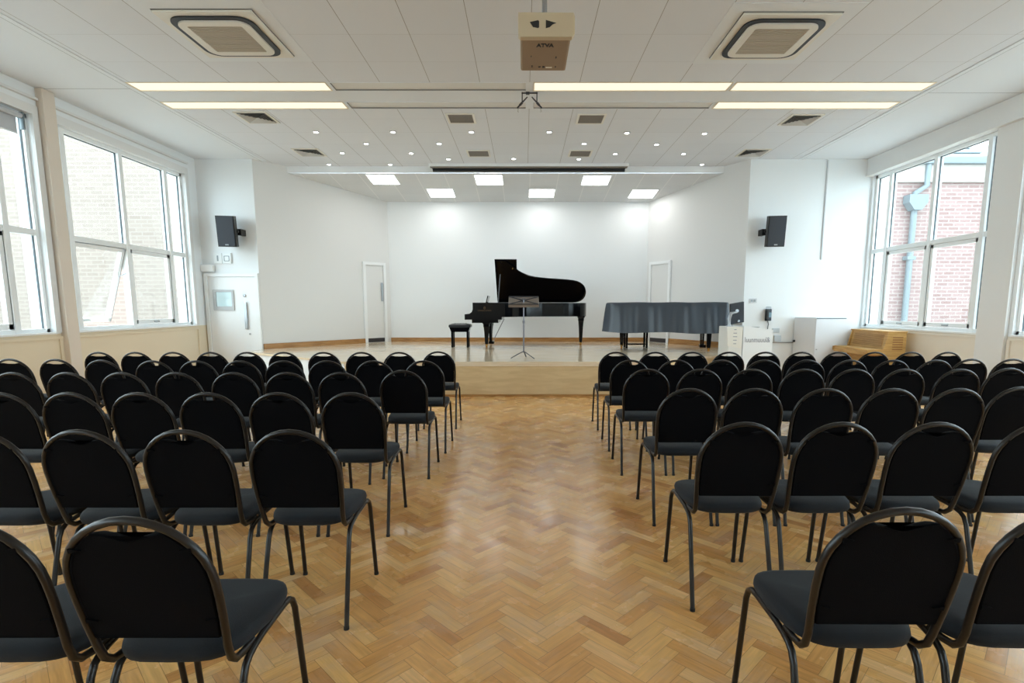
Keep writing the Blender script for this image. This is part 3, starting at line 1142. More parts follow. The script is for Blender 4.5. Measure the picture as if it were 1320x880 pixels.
# projector on its ceiling pole
t = thing('ceiling_projector', 'beige projector hanging from a ceiling pole', 'projector', (0.167, 4.82, 3.53))
b = MB()
b.box(-0.20, 0.20, -0.28, 0.29, 0.0, 0.155, 0.018)
body = b.build('projector_body', PROJU, t)
cvr = MB()
sh = [(-0.215, 0.01), (-0.20, -0.004), (0.205, -0.004), (0.226, 0.02), (0.226, 0.14), (0.215, 0.17), (-0.215, 0.172)]
cvr.prism(sh, -0.33, -0.27, fn=lambda a, b_, h_: (a, h_, b_ + 0.004))
cvr.build('rear_cover', PROJ, t)
MB().prism([(-0.125, 0.115), (-0.06, 0.128), (-0.052, 0.12), (-0.052, 0.078), (-0.06, 0.072), (-0.1, 0.08)], -0.334, -0.328, fn=lambda a, b_, h_: (a, h_, b_ - 0.01)).build('socket_recess', BLACK, t)
MB().prism([(-0.0, 0.072), (0.03, 0.078), (0.055, 0.1), (0.08, 0.108), (0.0, 0.13)], -0.334, -0.328, fn=lambda a, b_, h_: (a, h_, b_ - 0.01)).build('socket_recess', BLACK, t)
text('ATVA', 0.075, INKD, 'logo', t, Matrix.Translation((-0.0, -0.19, -0.002)) @ Matrix.Rotation(PI, 4, 'X') @ Matrix.Rotation(PI, 4, 'Z') @ Matrix.Rotation(PI, 4, 'Z'), sx=0.72, bold=True)
d_ = MB()
for (x, y, w_, l_) in ((-0.1, 0.19, 0.008, 0.035), (-0.035, 0.2, 0.02, 0.02), (0.0, 0.2, 0.02, 0.03), (0.1, 0.02, 0.01, 0.03), (-0.11, 0.0, 0.006, 0.02), (0.105, 0.2, 0.01, 0.02)):
    d_.box(x - w_ / 2, x + w_ / 2, y - l_ / 2, y + l_ / 2, -0.003, 0.003)
d_.build('screw_holes', BLACK, t)
MB().box(0.02, 0.075, 0.2, 0.22, -0.003, 0.002).build('warning_label', PAPER, t)
MB().lathe([(0.05, 0.28), (0.05, 0.31), (0.035, 0.32)], (0.05, 0.0, 0.08), axis='y', n=20).build('lens', BLACK, t)
MB().box(-0.12, 0.12, -0.12, 0.12, 0.155, 0.172, 0.004).tube([(0.0, -0.02, 0.165), (0.0, -0.02, 0.8)], 0.022, 12).lathe([(0.07, 0.785), (0.07, 0.80)], (0, -0.02, 0)).build('ceiling_pole', STEEL, t)

# splayed bracket on the ceiling
t = thing('ceiling_bracket', 'dark metal bracket with two splayed arms hanging behind the projector', 'bracket', (0.07, 7.72, ZC))
b = MB()
b.tube([(-0.10, 0, -0.0), (-0.10, 0, -0.13)], 0.008, 8)
b.tube([(0.10, 0, -0.0), (0.10, 0, -0.13)], 0.008, 8)
b.tube([(-0.11, 0, -0.012), (0.11, 0, -0.012)], 0.009, 8)
b.box(-0.05, 0.0, -0.02, 0.02, -0.03, 0.0, 0.004)
b.build('hanger', STANDM, t)
for s in (-1, 1):
    a_ = MB()
    a_.tube([(s * 0.03, 0.0, -0.06), (s * 0.17, 0.02, -0.2)], [0.008, 0.012], 8)
    a_.tube([(s * 0.10, 0.01, -0.13), (s * 0.135, 0.015, -0.165)], 0.016, 8)
    a_.build('arm', STANDM, t)
    MB().tube([(s * 0.145, 0.02, -0.17), (s * 0.16, 0.0, -0.25), (s * 0.15, -0.02, -0.262)], 0.003, 6).build('wire', mat('grey_wire', srgb(140, 138, 135), 0.5), t)


# ================================================================= WALL ITEMS
def speaker(x, y, z, yaw, label, s):
    t = thing('wall_speaker', label, 'speaker', (x, y, z), 0, 'black loudspeakers beside the stage')
    Mx = Matrix.Rotation(yaw, 4, 'Z') @ Matrix.Rotation(R(7), 4, 'X')
    b_ = MB()
    pts = [(-0.165, -0.16), (0.165, -0.16), (0.165, -0.02), (0.10, 0.15), (-0.10, 0.15), (-0.165, -0.02)]
    b_.prism(pts, -0.29, 0.29, fn=lambda a, b2, h_: tuple(Mx @ Vector((a, b2, h_))))
    b_.build('cabinet', BLACK, t)
    g = MB()
    g.box(-0.15, 0.15, -0.178, -0.158, -0.272, 0.275, 0.006, M=Mx)
    g.build('front_grille', DGREY, t)
    MB().box(-0.03, 0.03, -0.184, -0.176, -0.262, -0.24, M=Mx).build('badge', STEEL, t)
    k = MB()
    k.box(-s * 0.02, -s * 0.02 + s * 0.2, 0.08, 0.13, -0.05, 0.05, 0.006)
    k.box(s * 0.12, s * 0.2, 0.08, YW - y, -0.06, 0.06, 0.006)
    k.lathe([(0.025, -0.19), (0.025, 0.19)], (0, 0.0, 0.0), axis='x', n=12)
    k.build('wall_bracket', BLACK, t)


speaker(-5.80, 10.78, 2.90, R(10), 'black loudspeaker on the white wall above the left door', 1)
speaker(4.90, 10.78, 2.90, R(-8), 'black loudspeaker on the white wall right of the stage', -1)

t = thing('emergency_light', 'small white emergency light box over the left door frame', 'emergency light', (-6.42, YW, 2.2))
MB().box(-0.10, 0.14, -0.09, 0.0, -0.065, 0.075, 0.012).build('housing', GLOSSW, t)
MB().box(0.141, 0.147, -0.08, -0.01, -0.05, 0.06, 0.002).build('end_cap', UNLIT, t)
t = thing('control_panel', 'pair of small white control boxes on the wall under the left speaker', 'control panel', (-6.09, YW, 2.40))
MB().box(-0.19, -0.02, -0.025, 0, -0.10, 0.11, 0.006).build('plate', PVC, t)
MB().box(0.0, 0.17, -0.04, 0, -0.10, 0.11, 0.006).build('box', PVC, t)
MB().ring(rrect(0.11, 0.11, 0.012, 2, 0.085, 0.0), rrect(0.085, 0.085, 0.012, 2, 0.085, 0.0), -0.045, -0.04, fn=lambda a, b_, h_: (a, h_, b_)).box(-0.12, -0.09, -0.03, -0.02, -0.05, 0.06, 0.002).build('buttons', mat('mid_grey_plastic', srgb(150, 160, 165), 0.5), t)
t = thing('conduit', 'thin vertical cable conduit down the right end wall from the ceiling', 'conduit', (6.0, YW, 2.38))
MB().box(-0.012, 0.012, -0.02, 0, 0, 1.93, 0.003).build('trunking', mat('grey_trunking', srgb(196, 198, 200), 0.5), t)
t = thing('light_switch', 'small switch plate on the wall right of the covered piano', 'light switch', (4.67, YW, 1.56))
MB().box(-0.075, 0.075, -0.014, 0, -0.045, 0.045, 0.004).build('plate', mat('pale_grey_plate', srgb(206, 208, 212), 0.4), t)
MB().box(-0.05, -0.01, -0.02, -0.012, -0.022, 0.022, 0.002).box(0.01, 0.05, -0.02, -0.012, -0.022, 0.022, 0.002).build('rocker', mat('mid_grey_plastic', srgb(150, 160, 165), 0.5), t)
t = thing('wall_phone', 'dark wall telephone with hanging cable behind the lectern', 'telephone', (4.99, YW, 1.28))
MB().box(-0.06, 0.06, -0.05, 0, -0.13, 0.11, 0.012).build('base', mat('dark_blue_plastic', srgb(40, 52, 66), 0.4), t)
MB().box(-0.065, -0.01, -0.09, -0.045, -0.11, 0.1, 0.015).build('handset', BLACK, t)
MB().box(0.0, 0.055, -0.056, -0.048, -0.06, 0.04, 0.003).build('keypad', mat('blue_grey_keys', srgb(120, 150, 165), 0.4), t)
MB().tube([(-0.05, -0.02, 0.11), (-0.05, -0.02, 0.15), (0.05, -0.02, 0.15), (0.05, -0.02, 0.11)], 0.006, 6).build('top_hook', STEEL, t)
MB().tube([(0.0, -0.02, -0.13), (0.01, -0.03, -0.2), (0.0, -0.02, -0.34)], 0.008, 6).build('cord', BLACK, t)
t = thing('wall_trunking', 'low horizontal grey trunking with sockets between lectern and white cupboard', 'trunking', (5.3, YW, 0.66))
MB().box(-0.35, 0.42, -0.03, 0, 0.035, 0.055, 0.003).build('channel', mat('grey_channel', srgb(150, 148, 146), 0.5), t)
MB().box(-0.16, -0.02, -0.03, 0, 0.07, 0.19, 0.004).box(-0.2, -0.06, -0.025, 0, 0.25, 0.34, 0.004).build('socket_plate', mat('pale_blue_plate', srgb(196, 206, 214), 0.4), t)

# ================================================================= BANQUET CHAIRS
HW = 0.187        # half width of the back hoop (tube centre)


def lean(z):      # y of the backrest plane at height z
    return -0.165 - (z - 0.50) * 0.235


def hoop_path():
    pts = []
    zc_ = 0.735
    side = [(HW - 0.014, -0.035, 0.452), (HW - 0.014, -0.085, 0.449), (HW - 0.014, -0.128, 0.455), (HW - 0.012, -0.155, 0.478), (HW - 0.01, lean(0.52), 0.52), (HW - 0.004, lean(0.60), 0.60), (HW, lean(0.68), 0.68)]
    pts += [(p[0], p[1], p[2]) for p in side]
    for i in range(0, 17):
        a = PI * i / 16
        z = zc_ + 0.183 * math.sin(a)
        pts.append((HW * math.cos(a), lean(z), z))
    pts += [(-p[0], p[1], p[2]) for p in side[::-1]]
    return pts


def pad_outline():
    """half outline of the upholstered back, (x, z)"""
    w0 = HW - 0.012
    h = [(w0 - 0.008, 0.555), (w0 - 0.003, 0.62), (w0, 0.70), (w0, 0.735)]
    for a in (15, 28, 40, 50):
        h.append(((w0 + 0.001) * math.cos(R(a)), 0.735 + 0.172 * math.sin(R(a))))
    h += [(0.096, 0.8795), (0.078, 0.8815), (0.055, 0.877), (0.032, 0.869), (0.014, 0.863), (0.0, 0.861)]
    return h


def make_chair():
    t = thing('banquet_chair', 'x', 'chair')
    # seat pad
    s = MB()
    n = 28
    prof = [(0.90, 0.452), (0.98, 0.462), (1.0, 0.478), (0.985, 0.494), (0.93, 0.506), (0.72, 0.513), (0.40, 0.517)]
    vs = []

    def outline(k):
        a = 2 * PI * k / n
        ca, sa = math.cos(a), math.sin(a)
        e = 0.5
        X = math.copysign(abs(ca) ** e, ca)
        Y = math.copysign(abs(sa) ** e, sa)
        wx = 0.195 if Y > 0 else 0.195 - 0.022 * (-Y)
        return X * wx, 0.045 + Y * 0.205
    for (f, z) in prof:
        for k in range(n):
            x, y = outline(k)
            sg = 0.0
            if z > 0.5 and y > 0.12:
                sg = -0.012 * (y - 0.12) / 0.13
            vs.append((x * f, 0.045 + (y - 0.045) * f, z + sg))
    fs = [(i * n + k, i * n + (k + 1) % n, (i + 1) * n + (k + 1) % n, (i + 1) * n + k) for i in range(len(prof) - 1) for k in range(n)]
    vs.append((0, 0.045, 0.517))
    top = len(vs) - 1
    fs += [((len(prof) - 1) * n + k, (len(prof) - 1) * n + (k + 1) % n, top) for k in range(n)]
    vs.append((0, 0.045, 0.450))
    fs += [((k + 1) % n, k, top + 1) for k in range(n)]
    s.add(vs, fs, True)
    s.build('seat', SEATF, t)
    # back pad
    h = pad_outline()
    full = h + [(-x, z) for (x, z) in h[-2::-1]]
    m = len(full)
    bp = MB()
    layers = [(-0.006, 0.965, 0), (-0.010, 0.99, 0), (0.0, 1.0, 0), (0.012, 1.0, 0), (0.024, 0.975, 0), (0.030, 0.93, 0)]
    vs = []
    cz = 0.72
    for (dy, f, _) in layers:
        for (x, z) in full:
            zz = cz + (z - cz) * f
            vs.append((x * f, lean(zz) + dy, zz))
    fs = [(i * m + k, i * m + (k + 1) % m, (i + 1) * m + (k + 1) % m, (i + 1) * m + k) for i in range(len(layers) - 1) for k in range(m)]
    bp.add(vs, fs, True)
    # caps as strips between left and right halves
    nh = len(h)
    for li, fl in ((0, False), (len(layers) - 1, True)):
        base = li * m
        caps = []
        for k in range(nh - 1):
            a_, b_ = k, k + 1
            c_, d_ = m - 1 - k - 1, m - 1 - k
            q = [base + a_, base + b_, base + c_, base + d_]
            if b_ == c_:
                q = [base + a_, base + b_, base + d_]
            caps.append(tuple(q) if not fl else tuple(q[::-1]))
        o_ = 0
        bp.add([], [])
        for q in caps:
            bp.f.append(list(q))
            bp.s.append(False)
            bp.mi.append(0)
    back = bp.build('backrest', BACKF, t)
    for (z, w_) in ((0.615, HW - 0.02), (0.835, 0.148)):
        for sx in (-1, 1):
            c_ = MB()
            c_.prism([(0, -0.006), (0.005, -0.007), (0.005, 0.007), (0, 0.006), (-0.026, 0.0)], 0, 0.008,
                     fn=lambda a, b_, h_: (sx * (w_ + a), lean(z + b_) - 0.014 + h_, z + b_))
            c_.build('clip', BACKF, back)
    MB().tube(hoop_path(), 0.0115, 8, sq=(1, 0.95)).build('back_frame', FRAME, t)
    # seat frame
    f = MB()
    for sx in (-1, 1):
        f.tube([(sx * 0.183, -0.055, 0.437), (sx * 0.184, 0.0, 0.447), (sx * 0.184, 0.15, 0.452)], 0.0105, 8)
    f.tube([(-0.18, -0.03, 0.440), (0.18, -0.03, 0.440)], 0.009, 6)
    f.tube([(-0.18, 0.16, 0.443), (0.18, 0.16, 0.443)], 0.009, 6)
    f.build('seat_frame', FRAME, t)
    for sx in (-1, 1):
        # rear leg
        l = MB()
        l.tube([(sx * 0.190, -0.225, 0.004), (sx * 0.186, -0.155, 0.26), (sx * 0.184, -0.118, 0.385), (sx * 0.183, -0.10, 0.415), (sx * 0.183, -0.078, 0.430), (sx * 0.183, -0.05, 0.438)], 0.0108, 8)
        lg = l.build('leg', FRAME, t)
        MB().lathe([(0.0125, 0.0), (0.0125, 0.014)], (sx * 0.190, -0.225, 0.0), 10).build('rubber_foot', GLIDE, lg)
        l = MB()
        l.tube([(sx * 0.192, 0.275, 0.004), (sx * 0.188, 0.245, 0.25), (sx * 0.186, 0.226, 0.40), (sx * 0.185, 0.212, 0.434), (sx * 0.184, 0.19, 0.449), (sx * 0.184, 0.15, 0.452)], 0.0108, 8)
        lg = l.build('leg', FRAME, t)
        MB().lathe([(0.0125, 0.0), (0.0125, 0.014)], (sx * 0.192, 0.275, 0.0), 10).build('rubber_foot', GLIDE, lg)
    return t


# pixel of the top of each hoop in a 1320x880 frame of the survey photograph -> floor plan positions
F_PX, CX_, CY_ = 690.0, 676.0, 485.0
PITCH = math.atan((CY_ - 395) / F_PX)


def plan(x, y, z):
    u, v = (x - CX_) / F_PX, (CY_ - y) / F_PX
    r = (u, math.cos(PITCH) + v * math.sin(PITCH), v * math.cos(PITCH) - math.sin(PITCH))
    k = (z - EYE) / r[2]
    return k * r[0], k * r[1]


LEFT = [('front', 453.2, [127.3, 171.8, 222, 271.8, 318, 363.6, 416.4, 465.5, 514.2, 564.5]),
        ('second', 464.2, [11, 70, 129, 195.5, 252, 310, 366, 417, 481, 545.5]),
        ('third', 479.4, [13.6, 84.5, 154.5, 225.5, 299, 369, 438, 518]),
        ('fourth', 505.3, [-3, 87, 176, 263.6, 356.4, 451]),
        ('fifth', 553.2, [-38, 98, 232, 372]),
        ('nearest', 665.5, [-72, 158])]
RIGHT = [('front', 453.0, [794.5, 845, 894.5, 945.5, 990, 1038, 1082, 1126, 1172, 1216]),
         ('second', 463.3, [813.6, 873, 935.5, 990, 1042, 1098.5, 1148, 1203.6, 1254.5, 1306]),
         ('third', 475.0, [835.5, 904.5, 970, 1038, 1104, 1167, 1240, 1303]),
         ('fourth', 500.0, [892, 973, 1067, 1156, 1236.4, 1318]),
         ('fifth', 543.5, [962, 1087, 1212, 1350]),
         ('nearest', 653.5, [1170, 1395])]
# exceptions to the row heights: (block, row, index) -> pixel y
EXC = {('L', 'second', 0): 461.8, ('L', 'second', 1): 462.3, ('L', 'third', 7): 476.7, ('L', 'second', 2): 463.4, ('R', 'second', 8): 462.0, ('R', 'second', 9): 461.9,
       ('L', 'front', 9): 452.4, ('R', 'fourth', 5): 498.0, ('R', 'third', 7): 473.8}
ORD = ['aisle seat', 'second from the aisle', 'third from the aisle', 'fourth from the aisle', 'fifth from the aisle', 'sixth from the aisle', 'seventh from the aisle', 'eighth from the aisle', 'ninth from the aisle', 'tenth from the aisle']
chair0 = make_chair()
first = True
rnd = random.Random(11)
ZT = 0.929
for blk, rows in (('L', LEFT), ('R', RIGHT)):
    side = 'left' if blk == 'L' else 'right'
    for (rn, yp, xs_) in rows:
        seq = list(enumerate(xs_))
        pos = []
        for i, xp in seq:
            X, Y = plan(xp, EXC.get((blk, rn, i), yp), ZT)
            pos.append([X, Y])
        # never closer than the chair is wide
        for _ in range(60):
            for i in range(len(pos) - 1):
                d = pos[i + 1][0] - pos[i][0]
                if d < 0.419:
                    e = (0.419 - d) / 2
                    pos[i][0] -= e
                    pos[i + 1][0] += e
        n = len(pos)
        for i, (X, Y) in enumerate(pos):
            k = (n - 1 - i) if blk == 'L' else i
            th = R(rnd.uniform(-0.5, 0.5))
            top_off = -lean(ZT)          # hoop top lies behind the chair's origin
            ox = X - math.sin(th) * top_off
            oy = Y + math.cos(th) * top_off
            rtxt = {'nearest': 'row nearest the viewer', 'front': 'front row by the stage'}.get(rn, rn + ' row from the stage')
            lab = 'black banquet chair in the %s block, %s, %s' % (side, rtxt, ORD[k])
            loc = (ox, oy, 0)
            if first:
                chair0.location = loc
                chair0.rotation_euler = (0, 0, th)
                chair0['label'] = lab
                chair0['group'] = 'black banquet chairs in rows'
                first = False
            else:
                dup(chair0, loc, th, lab)


# ================================================================= GRAND PIANO
def outline(L=2.67, Wd=1.45, u0=0.17):
    sx, sy = L / 2.67, Wd / 1.45
    P = [(0.85, 0), (1.0, 0.15), (1.13, 0.32), (1.3, 0.45), (1.5, 0.53), (1.8, 0.58), (2.1, 0.61), (2.35, 0.65), (2.5, 0.72), (2.61, 0.85), (2.66, 1.0), (2.67, 1.12), (2.65, 1.26), (2.59, 1.37), (2.48, 1.44), (2.38, 1.45)]
    # smooth
    out_ = [(u0, 0)]
    for i in range(len(P) - 1):
        p_, q_ = P[i], P[i + 1]
        out_.append(p_)
        if i:
            a_, d_ = P[i - 1], P[min(i + 2, len(P) - 1)]
            mx = (-a_[0] + 9 * p_[0] + 9 * q_[0] - d_[0]) / 16
            my = (-a_[1] + 9 * p_[1] + 9 * q_[1] - d_[1]) / 16
            out_.append((mx, my))
    out_.append(P[-1])
    out_.append((u0, 1.45))
    return [(a_ * sx, b_ * sy) for a_, b_ in out_]


def inset(pts, t):
    n = len(pts)
    res = []
    for i in range(n):
        a_, p_, c_ = Vector(pts[i - 1]), Vector(pts[i]), Vector(pts[(i + 1) % n])
        d1, d2 = (p_ - a_).normalized(), (c_ - p_).normalized()
        n1, n2 = Vector((-d1.y, d1.x)), Vector((-d2.y, d2.x))
        b_ = n1 + n2
        if b_.length < 1e-6:
            b_ = n1
        b_.normalize()
        k = t / max(0.4, b_.dot(n1))
        res.append(tuple(p_ + b_ * k))
    return res


def piano_leg(x, y, h, name='leg', parent=None, back=False):
    l = MB()
    prof = [(0.030, 0.07), (0.034, 0.10), (0.046, h * 0.6), (0.056, h - 0.12), (0.064, h - 0.10), (0.064, h - 0.05), (0.082, h - 0.03), (0.082, h)]
    vs, fs = [], []
    for (r, z) in prof:
        vs += [(x - r, y - r, z), (x + r, y - r, z), (x + r, y + r, z), (x - r, y + r, z)]
    for i in range(len(prof) - 1):
        for k in range(4):
            fs.append((i * 4 + k, i * 4 + (k + 1) % 4, (i + 1) * 4 + (k + 1) % 4, (i + 1) * 4 + k))
    fs += [(3, 2, 1, 0), tuple(range(len(vs) - 4, len(vs)))]
    l.add(vs, fs)
    lo = l.build(name, BLK_M, parent)
    w_ = MB()
    w_.lathe([(0.012, 0.045), (0.026, 0.05), (0.026, 0.075), (0.02, 0.08)], (x, y, 0), 12)
    w_.lathe([(0.033, -0.02), (0.033, 0.02)], (x, y, 0.033), 16, axis='x')
    w_.build('caster', BRASS, lo)
    return lo


gp = thing('grand_piano', 'black lacquered grand piano with its lid raised on the stage', 'piano', (-1.255, 11.3, HS))
zt, zb = 0.955, 0.655
ol = outline()
oi = inset(ol, 0.045)
b = MB()
b.ring(ol, oi, zb, zt, smooth=False)
b.prism(inset(ol, 0.04), zb + 0.01, zb + 0.04)
b.build('case', BLK_M, gp)
MB().prism(inset(ol, 0.05)[2:-1] + [(0.62, 1.40), (0.62, 0.06)], zt - 0.12, zt - 0.10).build('iron_plate', mat('gold_iron_plate', srgb(176, 138, 74), 0.4, metal=0.7), gp)
b = MB()
side_prof = [(0.0, 0.60), (0.0, 0.715), (0.10, 0.725), (0.15, 0.76), (0.17, 0.82), (0.17, zt), (0.62, zt), (0.62, 0.66), (0.78, 0.655), (0.78, 0.60)]
for (y0, y1) in ((-0.004, 0.10), (1.35, 1.454)):
    b.prism(side_prof[::-1], y0, y1, fn=lambda a, b_, h_: (a, h_, b_))
b.box(0.0, 0.06, 0.1, 1.35, 0.60, 0.69)
b.box(0.06, 0.78, 0.1, 1.35, 0.60, 0.66)
b.box(0.36, 0.40, 0.1, 1.35, 0.66, 0.90)
b.box(0.14, 0.70, 0.10, 1.33, 0.53, 0.60)
b.build('keybed', BLK_M, gp)
# front of the lid kept down over the key well end
MB().box(0.36, 0.62, 0.0, 1.45, zt - 0.03, zt - 0.01).build('music_shelf', BLK_M, gp)
kb = MB()
for k in range(52):
    y = 0.11 + k * (1.23 / 52)
    kb.box(0.07, 0.35, y + 0.0005, y + 1.23 / 52 - 0.0008, 0.69, 0.712, mi=0)
for k in range(51):
    if (k % 7) in (1, 4):
        continue
    y = 0.11 + (k + 1) * (1.23 / 52)
    kb.box(0.17, 0.35, y - 0.006, y + 0.006, 0.712, 0.725, mi=1)
kb.build('keyboard', [mat('ivory_white', srgb(240, 238, 228), 0.3), BLK_M], gp)['label'] = 'black and white keys'
# lid
th = R(36.4)
ct, sn = math.cos(th), math.sin(th)


def lidfn(off):
    def f(a, b_, h_):
        w_ = 1.45 - b_
        hh = h_ + off
        return (a, 1.45 - w_ * ct + sn * hh, zt + 0.012 + w_ * sn + ct * hh)
    return f


lid_pts = [(0.63, 0.0)] + [p for p in outline() if p[0] > 0.8]
lid_pts = lid_pts + [(0.63, 1.45)]
lid = MB().prism(lid_pts, 0, 0.02, fn=lidfn(0)).build('lid', BLK_M, gp)
MB().prism([(0.62, -0.015), (1.09, -0.015), (1.09, 1.44), (0.62, 1.44)], 0, 0.02, fn=lidfn(0.024)).build('folded_front_flap', BLK_M, lid)
MB().tube([(0.70, 0.06, zt - 0.02), (0.735, 0.40, zt + 0.60)], 0.011, 8).build('lid_prop', mat('grey_prop_finish', srgb(110, 112, 120), 0.25, metal=0.5), gp)
MB().box(1.0, 1.012, 0.2, 0.215, zt + 0.70, zt + 0.73).build('catch', BRASS, lid)
md = MB()
md.box(-0.01, 0.01, 0.45, 1.05, 0.0, 0.17, 0.003, M=Matrix.Translation((0.42, 0, zt - 0.01)) @ Matrix.Rotation(R(14), 4, 'Y'))
md.build('music_desk', BLK_M, gp)
for (x, y) in ((0.44, 0.24), (0.47, 1.2)):
    piano_leg(x, y, 0.55, parent=gp)
piano_leg(2.53, 0.86, zb + 0.01, parent=gp)
ly = MB()
ly.box(0.50, 0.53, 0.62, 0.66, 0.10, 0.54)
ly.box(0.50, 0.53, 0.80, 0.84, 0.10, 0.54)
ly.box(0.46, 0.58, 0.60, 0.86, 0.05, 0.11, 0.006)
ly.box(0.49, 0.54, 0.58, 0.88, 0.50, 0.54)
lyo = ly.build('pedal_lyre', BLK_M, gp)
MB().tube([(0.80, 0.64, 0.60), (0.56, 0.64, 0.12)], 0.007, 6).tube([(0.80, 0.82, 0.60), (0.56, 0.82, 0.12)], 0.007, 6).build('brace_rod', STANDG, lyo)
for y in (0.66, 0.73, 0.80):
    MB().prism([(0.34, -0.018), (0.46, -0.01), (0.46, 0.01), (0.34, 0.018), (0.325, 0.0)], 0.055, 0.065, fn=lambda a, b_, h_: (a, b_ + y, h_)).build('pedal', BRASS, lyo)
Ms = Matrix.Translation((0.42, -0.006, 0.79)) @ Matrix.Rotation(PI / 2, 4, 'X')
text('STEINWAY & SONS', 0.04, GOLD, 'lettering', gp, Ms, sx=0.85)
MB().ring(rrect(0.035, 0.055, 0.017, 5, 0.42, 0.845), rrect(0.02, 0.035, 0.009, 5, 0.42, 0.845), 0.004, 0.0065, fn=lambda a, b_, h_: (a, -h_, b_)).build('emblem', GOLD, gp)

# piano bench
pb = thing('piano_bench', 'black buttoned leather piano bench at the keyboard of the open grand', 'bench', (-1.385, 11.63, HS))
b = MB()
nx, ny = 17, 11
vs = []
for j in range(ny):
    for i in range(nx):
        x = -0.235 + 0.47 * i / (nx - 1)
        y = -0.16 + 0.32 * j / (ny - 1)
        ed = min(1, 4 * min(i, nx - 1 - i) / (nx - 1)) * min(1, 4 * min(j, ny - 1 - j) / (ny - 1))
        tf = 0.5 + 0.5 * math.cos(2 * PI * (i / (nx - 1)) * 4) * math.cos(2 * PI * (j / (ny - 1)) * 2)
        vs.append((x, y, 0.485 + 0.035 * ed ** 0.5 - 0.012 * tf * ed))
fs = [(j * nx + i, j * nx + i + 1, (j + 1) * nx + i + 1, (j + 1) * nx + i) for j in range(ny - 1) for i in range(nx - 1)]
b.add(vs, fs, True)
b.box(-0.235, 0.235, -0.16, 0.16, 0.43, 0.486, 0.012)
b.build('cushion', mat('black_leather', (0.012, 0.014, 0.018, 1), 0.35), pb)
MB().prism([(-0.22, 0.43), (0.22, 0.43), (0.185, 0.335), (-0.185, 0.335)][::-1], -0.145, 0.145, fn=lambda a, b_, h_: (a, h_, b_)).build('apron', BLK_M, pb)
for sx in (-1, 1):
    for sy in (-1, 1):
        MB().box(sx * 0.165 - 0.022, sx * 0.165 + 0.022, sy * 0.115 - 0.022, sy * 0.115 + 0.022, 0, 0.35, 0.004).build('leg', BLK_M, pb)
MB().lathe([(0.028, 0.0), (0.028, 0.03)], (0, -0.185, 0.40), 14, axis='y').build('height_knob', BLK_M, pb)

# music stand
ms = thing('music_stand', 'black music stand with bronze desk at the front of the stage', 'music stand', (-0.012, 9.1, HS))
b = MB()
b.tube([(0, 0, 0.11), (0, 0, 0.62)], 0.014, 10)
b.build('lower_tube', STANDG, ms)
MB().tube([(0, 0, 0.60), (0, 0, 0.98)], 0.010, 10).lathe([(0.02, 0.595), (0.02, 0.64)], (0, 0, 0), 12).build('upper_tube', STANDG, ms)
for k in range(3):
    a = R(200 + 120 * k)
    MB().tube([(0, 0, 0.12), (0.08 * math.cos(a), 0.08 * math.sin(a), 0.085), (0.16 * math.cos(a), 0.16 * math.sin(a), 0.045), (0.23 * math.cos(a), 0.23 * math.sin(a), 0.010)], 0.010, 8, sq=(0.7, 1.3)).build('leg', STANDM, ms)
Mk = Matrix.Translation((0.0, 0.02, 0.955)) @ Matrix.Rotation(R(-58), 4, 'X')
dk = MB()
dk.box(-0.255, 0.255, -0.006, 0.0, -0.10, 0.15, 0.002, M=Mk)
dk.box(-0.255, 0.255, 0.0, 0.045, -0.105, -0.097, M=Mk)
dko = dk.build('desk', DESKM, ms)
cr_ = MB()
for (p, q) in (((-0.24, -0.09), (0.24, 0.14)), ((-0.24, 0.14), (0.24, -0.09)), ((-0.255, 0.147), (0.255, 0.147)), ((-0.255, -0.097), (0.255, -0.097))):
    cr_.tube([Mk @ Vector((p[0], -0.012, p[1])), Mk @ Vector((q[0], -0.012, q[1]))], 0.010, 6)
cr_.box(-0.03, 0.03, -0.03, -0.005, -0.01, 0.06, 0.004, M=Mk)
cr_.build('desk_brace', STANDM, dko)

# ================================================================= COVERED PIANO
cp = thing('covered_piano', 'grand piano under a slate grey quilted cover on the right of the stage', 'piano', (4.12, 11.50, HS), R(168))
co = outline(2.28, 1.33, 0.0)


def resample(pts, n):
    P = [Vector(p) for p in pts]
    seg = [(P[(i + 1) % len(P)] - P[i]).length for i in range(len(P))]
    T = sum(seg)
    out_, i, acc = [], 0, 0.0
    for k in range(n):
        d = T * k / n
        while acc + seg[i] < d:
            acc += seg[i]
            i += 1
        f = (d - acc) / seg[i]
        out_.append(P[i].lerp(P[(i + 1) % len(P)], f))
    return out_


